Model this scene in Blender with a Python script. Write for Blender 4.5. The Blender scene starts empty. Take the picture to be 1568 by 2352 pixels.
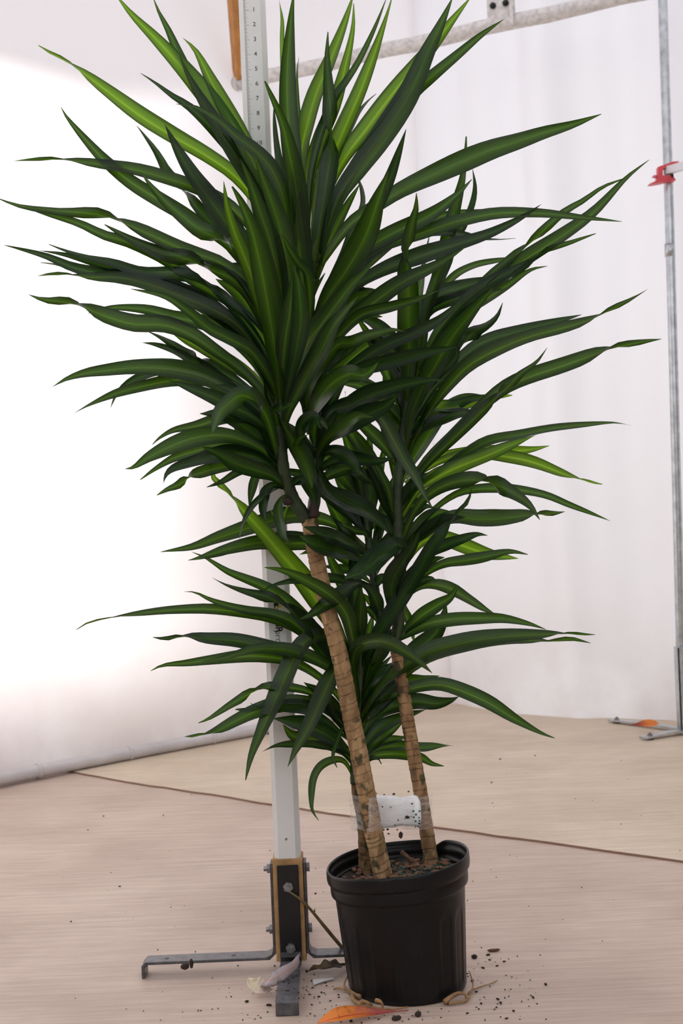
import bpy, bmesh, math, random
from mathutils import Vector, Matrix, noise

# ------------------------------------------------------------------ camera
F = 3000.0                      # focal length in pixels of the 1568x2352 frame
H = 0.795                       # camera height
ROLL = math.radians(2.4)
CR, SR = math.cos(ROLL), math.sin(ROLL)
scene = bpy.context.scene
col = scene.collection
cam = bpy.data.cameras.new('camera')
cam.sensor_fit = 'VERTICAL'; cam.sensor_height = 36.0
cam.lens = F/2352*36.0
cam.dof.use_dof = True; cam.dof.focus_distance = 2.12; cam.dof.aperture_fstop = 9.0
cam.clip_start = 0.05; cam.clip_end = 200
co = bpy.data.objects.new('camera', cam); col.objects.link(co)
m = Matrix(((CR, SR*1.0, 0), (0, 0, -1), (-SR, CR, 0)))
co.matrix_world = Matrix.Translation((0, 0, H)) @ m.to_4x4()
scene.camera = co

# ------------------------------------------------------------------ world, sun, exposure
world = bpy.data.worlds.new('world'); scene.world = world
world.use_nodes = True
bg = world.node_tree.nodes['Background']
bg.inputs[0].default_value = (0.93, 0.96, 1.0, 1); bg.inputs[1].default_value = 1.2
sun = bpy.data.lights.new('sun_offscreen', 'SUN'); sun.energy = 4.5; sun.angle = math.radians(3.5); sun.color = (1.0, .97, .94)
so = bpy.data.objects.new('sun_offscreen', sun); col.objects.link(so)
so.rotation_euler = Vector((-0.85, 0.30, 0.45)).to_track_quat('Z', 'Y').to_euler()
so.location = (-6, 8, 6)
vs = scene.view_settings
vs.view_transform = 'Standard'; vs.look = 'None'; vs.gamma = 1; vs.use_curve_mapping = False; vs.exposure = 0.70

# ------------------------------------------------------------------ helpers
def P(px, py, Y):
    u, v = px-784.0, py-1176.0
    return Vector(((u*CR-v*SR)/F*Y, Y, H-(u*SR+v*CR)/F*Y))
def G(px, py, z=0.0):
    u, v = px-784.0, py-1176.0
    return P(px, py, (H-z)*F/(u*SR+v*CR))
PXM = F/2.187                   # pixels per metre at the pot

def mesh_obj(name, verts, faces, mat=None, parent=None, smooth=True, uvs=None):
    me = bpy.data.meshes.new(name)
    me.from_pydata([tuple(v) for v in verts], [], faces)
    if uvs is not None:
        ul = me.uv_layers.new(name='UVMap')
        for lp in me.loops: ul.data[lp.index].uv = uvs[lp.vertex_index]
    if smooth: me.polygons.foreach_set('use_smooth', [True]*len(me.polygons))
    me.update()
    o = bpy.data.objects.new(name, me); col.objects.link(o)
    if mat: me.materials.append(mat)
    if parent: o.parent = parent
    return o
def bm_obj(name, bm, mat=None, parent=None, smooth=False):
    me = bpy.data.meshes.new(name); bm.normal_update(); bm.to_mesh(me); bm.free()
    if smooth: me.polygons.foreach_set('use_smooth', [True]*len(me.polygons))
    o = bpy.data.objects.new(name, me); col.objects.link(o)
    if mat: me.materials.append(mat)
    if parent: o.parent = parent
    return o
def tag(o, label=None, cat=None, group=None, kind=None):
    if label: o['label'] = label
    if cat: o['category'] = cat
    if group: o['group'] = group
    if kind: o['kind'] = kind
    return o
def empty(name, loc=(0, 0, 0)):
    o = bpy.data.objects.new(name, None); o.location = loc; o.empty_display_size = .05; col.objects.link(o); return o
def under(o, parent):           # parent while keeping world coordinates (parents are only translated)
    o.parent = parent; o.location = Vector(o.location)-WORLD(parent); return o
def WORLD(o):
    p = Vector(o.location)
    while o.parent: o = o.parent; p += Vector(o.location)
    return p
def box(bm, lo, hi, bev=0.0, M=None):
    r = bmesh.ops.create_cube(bm, size=1)
    vs_ = r['verts']
    for v in vs_:
        v.co = Vector([lo[i]+(v.co[i]+.5)*(hi[i]-lo[i]) for i in range(3)])
    if bev > 0:
        es = list({e for v in vs_ for e in v.link_edges})
        rr = bmesh.ops.bevel(bm, geom=es, offset=bev, segments=2, affect='EDGES', profile=.5)
        vs_ = list({v for f in rr['faces'] for v in f.verts} | {v for v in vs_ if v.is_valid})
    if M is not None:
        for v in vs_: v.co = M @ v.co
def prism(bm, pts, axis_from, axis_to):
    """closed polygon pts (Vectors) extruded by axis_to-axis_from"""
    d = Vector(axis_to)-Vector(axis_from)
    a = [bm.verts.new(p) for p in pts]; b = [bm.verts.new(Vector(p)+d) for p in pts]
    n = len(pts)
    bm.faces.new(a[::-1]); bm.faces.new(b)
    for i in range(n): bm.faces.new((a[i], a[(i+1) % n], b[(i+1) % n], b[i]))
def spline(pts, n):
    """Catmull-Rom resample of a list of Vectors to n samples by arc length"""
    if len(pts) == 2: pts = [pts[0], (pts[0]+pts[1])/2, pts[1]]
    e = [2*pts[0]-pts[1]]+list(pts)+[2*pts[-1]-pts[-2]]
    dense = []
    for i in range(1, len(e)-2):
        p0, p1, p2, p3 = e[i-1:i+3]
        for k in range(10):
            t = k/10
            dense.append(.5*((2*p1)+(p2-p0)*t+(2*p0-5*p1+4*p2-p3)*t*t+(3*p1-p0-3*p2+p3)*t**3))
    dense.append(e[-2].copy())
    L = [0]
    for a, b in zip(dense, dense[1:]): L.append(L[-1]+(b-a).length)
    out = []; j = 0
    for i in range(n):
        s = L[-1]*i/(n-1)
        while j < len(L)-2 and L[j+1] < s: j += 1
        d = L[j+1]-L[j]
        out.append(dense[j].lerp(dense[j+1], 0 if d < 1e-9 else min(1, max(0, (s-L[j])/d))))
    return out
def tube_data(path, radius, seg=10, cap=True, jitter=None):
    verts = []; faces = []; uvs = []
    n = len(path)
    up = Vector((0.12, -1, 0.3))
    tot = sum((b-a).length for a, b in zip(path, path[1:])); s = 0
    for i, p in enumerate(path):
        t = (path[min(i+1, n-1)]-path[max(i-1, 0)]).normalized()
        if i: s += (p-path[i-1]).length
        a = up-up.dot(t)*t
        if a.length < 1e-4: a = Vector((1, 0, 0))-t*t.x
        a.normalize(); b = t.cross(a)
        r = radius(i/(n-1)) if callable(radius) else radius
        for k in range(seg):
            th = 2*math.pi*k/seg
            rr = r*(1+(jitter(i, k) if jitter else 0))
            verts.append(p+a*math.cos(th)*rr+b*math.sin(th)*rr); uvs.append((k/seg, s))
    for i in range(n-1):
        for k in range(seg):
            k2 = (k+1) % seg
            faces.append((i*seg+k, i*seg+k2, (i+1)*seg+k2, (i+1)*seg+k))
    if cap:
        faces.append(tuple(range(seg))[::-1]); faces.append(tuple((n-1)*seg+k for k in range(seg)))
    return verts, faces, uvs
def tube(name, path, radius, mat, parent=None, seg=10, jitter=None):
    v, f, u = tube_data(path, radius, seg, True, jitter)
    return mesh_obj(name, v, f, mat, parent, True, u)
def bm_tube(bm, path, radius, seg=10):
    v, f, u = tube_data(path, radius, seg)
    vv = [bm.verts.new(x) for x in v]
    for q in f: bm.faces.new([vv[i] for i in q])
def hexbolt(bm, c, d, r=.006, h=.005, shank=.0, shank_r=.0035):
    """hexagon head (and threaded end) at point c along unit direction d"""
    d = Vector(d).normalized(); a = d.orthogonal().normalized(); b = d.cross(a); c = Vector(c)
    prism(bm, [c+a*math.cos(i*math.pi/3)*r+b*math.sin(i*math.pi/3)*r for i in range(6)], (0, 0, 0), d*h)
    if shank > 0:
        prism(bm, [c+d*h+a*math.cos(i*math.pi/6)*shank_r+b*math.sin(i*math.pi/6)*shank_r for i in range(12)], (0, 0, 0), d*shank)

# ------------------------------------------------------------------ material helpers
class NT:
    def __init__(s, name):
        s.m = bpy.data.materials.new(name); s.m.use_nodes = True; s.t = s.m.node_tree; s.t.nodes.clear()
        s.out = s.t.nodes.new('ShaderNodeOutputMaterial')
    def n(s, typ, **kw):
        nd = s.t.nodes.new('ShaderNode'+typ)
        for k, v in kw.items():
            if k.startswith('i_'): nd.inputs[k[2:].replace('_', ' ')].default_value = v
            else: setattr(nd, k, v)
        return nd
    def l(s, a, b): s.t.links.new(a, b)
    def math(s, op, a, b=None, c=None):
        nd = s.n('Math', operation=op)
        for i, x in enumerate((a, b, c)):
            if x is None: continue
            if hasattr(x, 'is_output'): s.l(x, nd.inputs[i])
            else: nd.inputs[i].default_value = x
        return nd.outputs[0]
    def ramp(s, fac, stops, interp='LINEAR'):
        nd = s.n('ValToRGB'); cr = nd.color_ramp; cr.interpolation = interp
        while len(cr.elements) < len(stops): cr.elements.new(.5)
        for e, (p, c) in zip(cr.elements, stops):
            e.position = p; e.color = (*c, 1) if len(c) == 3 else c
        s.l(fac, nd.inputs[0]); return nd.outputs[0]
    def noise(s, vec, scale, detail=3, rough=.5, dist=0):
        nd = s.n('TexNoise'); nd.inputs['Scale'].default_value = scale; nd.inputs['Detail'].default_value = detail
        nd.inputs['Roughness'].default_value = rough; nd.inputs['Distortion'].default_value = dist
        if vec is not None: s.l(vec, nd.inputs['Vector'])
        return nd.outputs['Fac']
    def mapping(s, vec, scale=(1, 1, 1), rot=(0, 0, 0), loc=(0, 0, 0)):
        nd = s.n('Mapping'); nd.inputs['Scale'].default_value = scale; nd.inputs['Rotation'].default_value = rot
        nd.inputs['Location'].default_value = loc; s.l(vec, nd.inputs[0]); return nd.outputs[0]
    def mix(s, fac, a, b, blend='MIX'):
        nd = s.n('Mix', data_type='RGBA', blend_type=blend)
        for sock, x in ((nd.inputs[0], fac), (nd.inputs[6], a), (nd.inputs[7], b)):
            if hasattr(x, 'is_output'): s.l(x, sock)
            elif isinstance(x, (int, float)): sock.default_value = x
            else: sock.default_value = (*x, 1) if len(x) == 3 else x
        return nd.outputs[2]
    def bsdf(s, color, rough=.5, spec=.5, metal=0, bump=None, bstr=.3, bdist=.01):
        b = s.n('BsdfPrincipled')
        for sock, x in ((b.inputs['Base Color'], color), (b.inputs['Roughness'], rough)):
            if hasattr(x, 'is_output'): s.l(x, sock)
            elif isinstance(x, (int, float)): sock.default_value = x
            else: sock.default_value = (*x, 1)
        b.inputs['Specular IOR Level'].default_value = spec; b.inputs['Metallic'].default_value = metal
        if bump is not None:
            bn = s.n('Bump'); bn.inputs['Strength'].default_value = bstr; bn.inputs['Distance'].default_value = bdist
            s.l(bump, bn.inputs['Height']); s.l(bn.outputs[0], b.inputs['Normal'])
        return b
    def done(s, sh): s.l(sh.outputs[0], s.out.inputs[0]); return s.m
    def obj(s): return s.n('TexCoord').outputs['Object']
    def uv(s): return s.n('TexCoord').outputs['UV']

def plain(name, c, rough=.5, metal=0, spec=.5, var=.12, scale=40, bump=0):
    t = NT(name); v = t.noise(t.obj(), scale, 4)
    cc = t.ramp(v, [(.3, tuple(x*(1-var) for x in c)), (.7, tuple(min(1, x*(1+var)) for x in c))])
    return t.done(t.bsdf(cc, rough, spec, metal, v if bump else None, bump))

def leaf_material(name, lime, mid, dark, trans, tfac, core, wide, stripe_k=1.0):
    t = NT(name)
    sep = t.n('SeparateXYZ'); t.l(t.uv(), sep.inputs[0])
    u, v = sep.outputs[0], sep.outputs[1]
    oi = t.n('ObjectInfo').outputs['Random']
    comb = t.n('CombineXYZ'); t.l(t.math('MULTIPLY', u, 22), comb.inputs[0]); t.l(t.math('MULTIPLY', v, 1.2), comb.inputs[1])
    t.l(t.math('MULTIPLY', oi, 37), comb.inputs[2])
    st = t.noise(comb.outputs[0], 1.0, 3)
    a = t.math('MULTIPLY', t.math('ABSOLUTE', t.math('SUBTRACT', u, .5)), 2)
    a2 = t.math('ADD', a, t.math('MULTIPLY', t.math('SUBTRACT', st, .5), .42))
    fade = t.ramp(v, [(0, (1,)*3), (.45, (.85,)*3), (.8, (.25,)*3), (1, (.1,)*3)])
    kk = t.math('ADD', .35, t.math('MULTIPLY', t.noise(comb.outputs[0], .23, 1), .9))
    stripe = t.mix(t.math('MULTIPLY', t.math('MULTIPLY', fade, kk), stripe_k), mid, lime)
    rm = t.n('ValToRGB'); cr = rm.color_ramp
    for e, (p_, x_) in zip((cr.elements[0], cr.elements.new(core), cr.elements.new(core+.13), cr.elements[-1]), ((0, 1), (core, 1), (core+.13, 0), (1, 0))): e.position = p_; e.color = (x_,)*3+(1,)
    t.l(a2, rm.inputs[0])
    c = t.mix(rm.outputs[0], t.ramp(a2, [(0, mid), (wide, mid), (min(.95, wide+.28), dark), (1, dark)]), stripe)
    vein = t.ramp(t.noise(comb.outputs[0], .85, 3, .6), [(.42, (0,)*3), (.58, (.85,)*3)])
    c = t.mix(vein, c, tuple(.3*p_+.7*q_ for p_, q_ in zip(mid, dark)))
    pst = t.ramp(t.noise(comb.outputs[0], 1.25, 2, .4), [(.50, (0,)*3), (.62, (.55,)*3)])
    c = t.mix(t.math('MULTIPLY', pst, t.ramp(a, [(.6, (1,)*3), (.9, (.1,)*3)])), c, tuple(.35*p_+.65*q_ for p_, q_ in zip(lime, mid)))
    k = t.math('ADD', .72, t.math('MULTIPLY', oi, .56))
    hsv = t.n('HueSaturation'); t.l(c, hsv.inputs['Color']); t.l(k, hsv.inputs['Value'])
    hue = t.math('ADD', .49, t.math('MULTIPLY', oi, .02)); t.l(hue, hsv.inputs['Hue'])
    pale = t.mix(t.ramp(v, [(0, (.55,)*3), (.16, (0,)*3)]), hsv.outputs[0], tuple(.5*x for x in lime))
    b = t.bsdf(pale, .3, .32, 0, st, .25, .002)
    rgh = t.ramp(st, [(.3, (.17,)*3), (.7, (.30,)*3)]); t.l(rgh, b.inputs['Roughness'])
    tr = t.n('BsdfTranslucent')
    tc = t.ramp(a2, [(0, tuple(min(1, x*1.9) for x in trans)), (core+.05, trans), (wide, tuple(x*.75 for x in trans)), (1, tuple(x*.22 for x in trans))])
    t.l(tc, tr.inputs[0])
    mx = t.n('MixShader'); mx.inputs[0].default_value = tfac
    t.l(b.outputs[0], mx.inputs[1]); t.l(tr.outputs[0], mx.inputs[2])
    return t.done(mx)
M = {}
M['leaf'] = leaf_material('dracaena_leaf', (.125, .150, .018), (.016, .052, .007), (.0040, .0155, .0050), (.11, .27, .012), .36, .06, .32, .85)
M['young'] = leaf_material('young_dracaena_leaf', (.22, .29, .03), (.045, .125, .010), (.006, .026, .007), (.26, .52, .02), .46, .14, .60)
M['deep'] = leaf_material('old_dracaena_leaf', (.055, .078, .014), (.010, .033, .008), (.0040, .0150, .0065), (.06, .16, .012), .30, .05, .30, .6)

def fabric(name, c, tfac, stain=True, bstr=.15):
    t = NT(name); o = t.obj()
    sep = t.n('SeparateXYZ'); t.l(o, sep.inputs[0])
    n1 = t.noise(o, 2.2, 5, .6); n2 = t.noise(t.mapping(o, (3, 3, 1)), 7, 4)
    low = t.ramp(sep.outputs[2], [(0, (1, 1, 1)), (.17, (.55,)*3), (.45, (.12,)*3), (.95, (0, 0, 0))])
    dirt = t.math('MULTIPLY', low, t.ramp(n1, [(.38, (.05,)*3), (.62, (1, 1, 1))]))
    dirt2 = t.math('MULTIPLY', t.math('MULTIPLY', dirt, .34), 1.0 if stain else 0)
    cc = t.mix(dirt2, t.mix(t.math('MULTIPLY', n2, .12), c, tuple(x*.9 for x in c)), (.40, .27, .21))
    d = t.bsdf(cc, .85, .1, 0, n2, bstr, .01)
    tr = t.n('BsdfTranslucent'); t.l(cc, tr.inputs[0])
    mx = t.n('MixShader'); mx.inputs[0].default_value = tfac
    t.l(d.outputs[0], mx.inputs[1]); t.l(tr.outputs[0], mx.inputs[2])
    return t.done(mx)
M['sheet_left'] = fabric('white_fabric_sheet', (.90, .87, .88), .45)
M['sheet_right'] = fabric('white_fabric_curtain', (.86, .85, .87), .36)
M['roof'] = fabric('white_roof_sheet', (.87, .86, .88), .55, False)

def plywood(name, c1, c2, c3):
    t = NT(name); o = t.obj()
    g = t.mapping(o, (1.3, 26, 1), (0, 0, math.radians(39)))
    n1 = t.noise(g, 3.0, 6, .6, .4)
    g2 = t.mapping(o, (4, 160, 1), (0, 0, math.radians(39)))
    n2 = t.noise(g2, 3.0, 3, .5)
    n3 = t.noise(o, 2.6, 5, .6)
    c = t.ramp(n1, [(.25, c1), (.5, c2), (.75, c3)])
    c = t.mix(t.ramp(n2, [(.40, (.32,)*3), (.56, (0,)*3)]), c, tuple(x*.78 for x in c1))
    c = t.mix(t.ramp(n3, [(.35, (.0,)*3), (.7, (.42,)*3)]), c, tuple(x*.66 for x in c1))
    sc = t.noise(t.mapping(o, (2, 40, 1), (0, 0, math.radians(30))), 2.4, 2)
    c = t.mix(t.ramp(sc, [(.70, (0,)*3), (.80, (.35,)*3)]), c, (.62, .52, .44))
    r = t.ramp(n3, [(.3, (.42,)*3), (.7, (.6,)*3)])
    return t.done(t.bsdf(c, r, .35, 0, n2, .10, .003))
M['ply_front'] = plywood('brown_plywood', (.46, .345, .275), (.585, .455, .37), (.68, .55, .46))
M['ply_back'] = plywood('pale_plywood', (.54, .43, .31), (.67, .55, .415), (.78, .65, .52))
M['ply_edge'] = plain('plywood_edge', (.27, .16, .11), .8)
M['post'] = plain('white_post_paint', (.71, .71, .69), .38, var=.03, scale=14)
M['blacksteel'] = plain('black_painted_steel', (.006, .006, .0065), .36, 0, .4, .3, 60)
M['footsteel'] = plain('gloss_lit_black_steel', (.085, .083, .090), .34, .15, .5, .4, 90, .05)  # grazing gloss on the feet is put into a lighter base grey
M['wood_core'] = plain('raw_wood_block', (.36, .21, .085), .75, var=.22, scale=60, bump=.1)
M['orange_wood'] = plain('orange_timber', (.50, .22, .06), .7, var=.2, scale=25)
M['zinc'] = plain('zinc_bolt', (.28, .28, .28), .42, .85, .5, .25, 200)
M['galv'] = plain('galvanised_steel', (.50, .53, .55), .34, .8, .5, .2, 40)
M['galvdull'] = plain('dull_galvanised_rail', (.66, .63, .61), .6, .1, .4, .2, 60, .2)
M['ink'] = plain('black_ink', (.02, .02, .022), .5)
M['inkgrey'] = plain('grey_ink', (.08, .08, .085), .5)
M['yellow'] = plain('yellow_print', (.62, .42, .03), .5)
M['red'] = plain('red_clamp_plastic', (.62, .045, .06), .4)
M['whitebar'] = plain('white_bar_paint', (.72, .73, .76), .4, var=.03)
M['pot'] = plain('black_nursery_plastic', (.0042, .0042, .0045), .33, 0, .26, .25, 30, .03)
M['soil'] = plain('dark_potting_soil', (.03, .017, .010), .95, var=.6, scale=160, bump=.5)
M['barkchip'] = plain('bark_chip', (.13, .062, .032), .85, var=.5, scale=90, bump=.3)
M['granule'] = plain('teal_fertiliser_granule', (.01, .12, .085), .5, var=.3, scale=300)
M['crumb'] = plain('dark_soil_crumb', (.035, .022, .016), .95, var=.4, scale=200)
M['root'] = plain('dry_root', (.30, .17, .075), .8, var=.35, scale=90, bump=.3)
M['twig'] = plain('olive_twig', (.17, .12, .045), .7, var=.3, scale=70)
M['stem'] = plain('green_stem', (.020, .038, .010), .5, var=.5, scale=45)
M['sheath'] = plain('dry_brown_sheath', (.032, .016, .010), .8, var=.5, scale=70)
M['pad'] = plain('white_foam_pad', (.94, .95, .96), .6, var=.02)
M['tie'] = plain('grey_white_pipe', (.60, .57, .57), .5, var=.12, scale=9)
M['scrap'] = plain('white_paper_scrap', (.6, .6, .58), .7)

def cane_bark(name, c0, c1, green):
    t = NT(name); o = t.obj()
    sep = t.n('SeparateXYZ'); t.l(t.uv(), sep.inputs[0]); fr = sep.outputs[1]
    n1 = t.noise(t.mapping(o, (1, 1, .35)), 85, 4); n2 = t.noise(t.mapping(o, (1, 1, .7)), 46, 3, .45)
    n3 = t.noise(o, 16, 2)
    vo = t.n('TexVoronoi', feature='F1'); vo.inputs['Scale'].default_value = 95; t.l(t.mapping(o, (1, 1, .5)), vo.inputs['Vector'])
    c = t.ramp(n1, [(.3, c0), (.7, c1)])
    vs2 = t.n('SeparateColor'); t.l(vo.outputs['Color'], vs2.inputs[0])
    c = t.mix(t.ramp(vs2.outputs[0], [(.55, (0,)*3), (.8, (.5,)*3)]), c, tuple(x*.5 for x in c0))
    c = t.mix(t.ramp(n2, [(.61-green*.12, (0,)*3), (.66-green*.12, (.85,)*3)]), c, (.030, .042, .020))
    c = t.mix(t.ramp(n3, [(.45, (0,)*3), (.75, (.4,)*3)]), c, tuple(x*.55 for x in c0))
    c = t.mix(t.math('MULTIPLY', t.ramp(fr, [(.0, (1,)*3), (.10, (.6,)*3), (.22, (0,)*3)]), t.ramp(t.noise(o, 60, 2), [(.35, (.45,)*3), (.6, (1,)*3)])), c, (.050, .024, .012))
    return t.done(t.bsdf(c, .8, .3, 0, t.math('ADD', n1, t.math('MULTIPLY', n2, .5)), .35, .004))
M['bark'] = cane_bark('tan_cane_bark', (.27, .155, .070), (.50, .33, .17), .1)
M['bark2'] = cane_bark('brown_cane_bark', (.20, .11, .05), (.42, .26, .125), .5)
M['bark3'] = cane_bark('dark_cane_bark', (.12, .07, .032), (.28, .17, .08), .7)
def film():
    t = NT('clear_plastic_film')
    n = t.noise(t.mapping(t.obj(), (60, 60, 200)), 1, 3)
    gl = t.n('BsdfGlossy'); gl.inputs['Roughness'].default_value = .12; gl.inputs[0].default_value = (1, 1, 1, 1)
    df = t.n('BsdfDiffuse'); df.inputs[0].default_value = (.85, .86, .88, 1)
    tr = t.n('BsdfTransparent')
    b = t.n('Bump'); b.inputs['Strength'].default_value = .5; b.inputs['Distance'].default_value = .004; t.l(n, b.inputs['Height']); t.l(b.outputs[0], gl.inputs['Normal'])
    a = t.n('MixShader'); a.inputs[0].default_value = .45; t.l(gl.outputs[0], a.inputs[1]); t.l(df.outputs[0], a.inputs[2])
    f = t.ramp(n, [(.35, (.08,)*3), (.75, (.42,)*3)])
    mx = t.n('MixShader'); t.l(f, mx.inputs[0]); t.l(tr.outputs[0], mx.inputs[1]); t.l(a.outputs[0], mx.inputs[2])
    return t.done(mx)
M['film'] = film()
def fallen(name, ca, cb, cm):
    t = NT(name); sep = t.n('SeparateXYZ'); t.l(t.uv(), sep.inputs[0]); u, v = sep.outputs[0], sep.outputs[1]
    n = t.noise(t.obj(), 70, 4)
    a = t.math('MULTIPLY', t.math('ABSOLUTE', t.math('SUBTRACT', u, .5)), 2)
    c = t.mix(t.ramp(t.math('ADD', v, t.math('MULTIPLY', t.math('SUBTRACT', n, .5), .5)), [(.35, (0,)*3), (.65, (1,)*3)]), ca, cb)
    c = t.mix(t.ramp(a, [(.03, (1,)*3), (.10, (0,)*3)]), c, cm)
    c = t.mix(t.ramp(n, [(.58, (0,)*3), (.72, (.6,)*3)]), c, tuple(x*.35 for x in ca))
    return t.done(t.bsdf(c, .5, .4, 0, n, .2, .002))
M['fall_orange'] = fallen('orange_red_fallen_leaf', (.30, .06, .045), (.72, .22, .03), (.45, .03, .04))
M['fall_mauve'] = fallen('mauve_grey_fallen_leaf', (.34, .27, .27), (.40, .35, .36), (.45, .22, .12))
M['fall_cream'] = fallen('cream_fallen_leaf', (.80, .70, .52), (.76, .60, .54), (.8, .68, .45))
M['fall_brown'] = fallen('dark_brown_fallen_leaf', (.05, .03, .02), (.09, .06, .02), (.12, .07, .03))

# ------------------------------------------------------------------ floor
SEAM = [G(*p) for p in ((165, 1775), (330, 1804), (553, 1838), (689, 1861), (797, 1876), (996, 1902), (1150, 1924), (1320, 1948), (1450, 1966), (1568, 1981))]
d0 = (SEAM[0]-SEAM[3]).normalized(); d1 = (SEAM[-1]-SEAM[-4]).normalized()
SEAM = [SEAM[0]+d0*1.2]+SEAM+[SEAM[-1]+d1*.8, SEAM[-1]+d1*2.4]
seam = spline(SEAM, 90)
random.seed(4)
seam = [p+Vector((0, noise.noise(p*9)*.012+noise.noise(p*40)*.004, 0)) for p in seam]
floor = empty('floor'); tag(floor, kind='structure')
bm = bmesh.new()
box(bm, (-4.5, -1.5, -.05), (4.5, 7.5, -.0005))
bm_obj('plywood_sheet', bm, M['ply_front'], floor)
bm = bmesh.new()
T = .005
top = [bm.verts.new((p.x, p.y, T)) for p in seam]; bot = [bm.verts.new((p.x, p.y, 0)) for p in seam]
for i in range(len(seam)-1):
    f = bm.faces.new((bot[i], bot[i+1], top[i+1], top[i])); f.material_index = 1
far = [bm.verts.new((p.x+2.4, p.y+2.9, T)) for p in seam]
for i in range(len(seam)-1): bm.faces.new((top[i], top[i+1], far[i+1], far[i]))
o = bm_obj('plywood_sheet', bm, M['ply_back'], floor); o.data.materials.append(M['ply_edge'])

# ------------------------------------------------------------------ walls of hanging sheet, roof
LW = [Vector(p) for p in ((-3.1, 1.7, 0), (-2.0, 3.02, 0), (-1.09, 4.03, 0), (-.31, 4.78, 0), (.12, 5.13, 0), (.43, 5.34, 0))]
RW = [Vector(p) for p in ((.40, 5.36, 0), (.52, 5.12, 0), (.70, 4.86, 0), (1.18, 4.64, 0), (2.2, 4.15, 0), (3.4, 3.5, 0))]
ZTOP = 3.05
def sheet_wall(name, path, mat, nx, nz, disp):
    pts = spline(path, nx); V = []; Fc = []
    for i, p in enumerate(pts):
        t = (pts[min(i+1, nx-1)]-pts[max(i-1, 0)]).normalized(); nrm = Vector((t.y, -t.x, 0))   # towards the room
        for j in range(nz+1):
            z = ZTOP*(j/nz)**1.3
            V.append(p+nrm*disp(i/(nx-1), z, p)+Vector((0, 0, z+.004)))
    for i in range(nx-1):
        for j in range(nz):
            a = i*(nz+1)+j; Fc.append((a, a+nz+1, a+nz+2, a+1))
    return tag(mesh_obj(name, V, Fc, mat), kind='structure')
def dl(s, z, p):
    d = .02*noise.noise(Vector((p.x*1.4, z*.9, 3)))+.009*noise.noise(Vector((p.x*5, z*2, 9)))
    d += .012*noise.noise(Vector(((p.x+z*.35)*6, z*.6, 1)))*max(0, 1-z/2.0)
    d += .006/(1+math.exp((z-.42-.03*math.sin(p.x*3))*220))
    d += .02*math.exp(-z*9)*noise.noise(Vector((p.x*7, z*6, 5)))
    return d
def dr(s, z, p):
    x = p.x
    d = .022*math.sin(x*17+1.2*noise.noise(Vector((x*2, z*.4, 0))))+.014*math.sin(x*31+2+noise.noise(Vector((x*3, z*.5, 4)))*2)
    d *= 1.7*(.45+.55*min(1, z/1.5))
    d += .02*noise.noise(Vector((x*2, z*1.1, 7)))+.03*math.exp(-z*7)*noise.noise(Vector((x*8, z*7, 2)))
    return d
wall_left = sheet_wall('wall_left', LW, M['sheet_left'], 220, 110, dl)
wall_right = sheet_wall('wall_right', RW, M['sheet_right'], 220, 80, dr)
# roof sheet; its unseen eave is added and shaped to shade the left sheet
bm = bmesh.new()
lwn = Vector((-.69, .72, 0))
poly = [Vector(p_) for p_ in ((-5.2, 1.5, 0), (-2.64, 4.58, 0), (-2.37, 4.89, 0), (-2.3, 4.97, 0), (-1.84, 5.14, 0), (-.9, 5.75, 0), (.6, 6.3, 0), (3.95, 4.6, 0), (3.95, -2.2, 0), (-3.7, -2.2, 0), (-3.7, 1.5, 0))]
prism(bm, [p+Vector((0, 0, ZTOP+.01)) for p in poly], (0, 0, 0), (0, 0, .02))
tag(bm_obj('ceiling', bm, M['roof']), kind='structure')
M['blocker_board'] = plain('added_wall_board', (.34, .30, .27), .85, var=.2, scale=6)  # board for the unseen added walls and blockers
for nm, lo, hi in (('wall_front_added', (-3.6, -2.2, -.05), (3.9, -2.1, 1.6)), ('wall_side_added', (3.85, -2.1, -.05), (3.95, 4.6, 3.1)), ('wall_far_side_added', (-3.7, -2.1, -.05), (-3.6, 1.8, 3.1))):  # unseen walls added behind and beside the camera to cut front fill light
    bm = bmesh.new(); box(bm, lo, hi); tag(bm_obj(nm, bm, M['blocker_board']), kind='structure')
# unseen outside blockers, added to shade the left sheet's lower edge and far end
bm = bmesh.new(); fc = Vector((-1.0, 4.1, 0))+Vector((-.85, .30, 0))*5.5; fd_ = Vector((.72, .69, 0))
prism(bm, [fc-fd_*6, fc+fd_*6, fc+fd_*6+lwn*.04, fc-fd_*6+lwn*.04], (0, 0, 0), (0, 0, 2.72)); tag(bm_obj('added_shade_blocker', bm, M['blocker_board']), kind='structure')
bm = bmesh.new(); s0 = Vector((-.55, 4.55, 0))+Vector((-.85, .30, 0))*9
prism(bm, [s0, s0+Vector((.5, 2.4, 0)), s0+Vector((-1.5, 3.0, 0)), s0+Vector((-1.8, .6, 0))], (0, 0, 0), (0, 0, 8.5)); tag(bm_obj('added_shade_blocker', bm, M['blocker_board']), kind='structure')
# white pipe weighting the hem of the left sheet
hem = [p+Vector((.030, -.030, .026)) for p in spline(LW, 60)][2:57]
base = tube('baseboard_left', hem, .021, M['tie'], None, 10); tag(base, kind='structure')
for px in (72, 280, 478):
    q = min(hem, key=lambda p: abs(784+(p.x*F/p.y)-px))
    dirp = Vector((.7, .7, 0))
    tube('pipe_tie', [q-dirp*.006, q+dirp*.006], .0245, M['tie'], base, 10)

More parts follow.
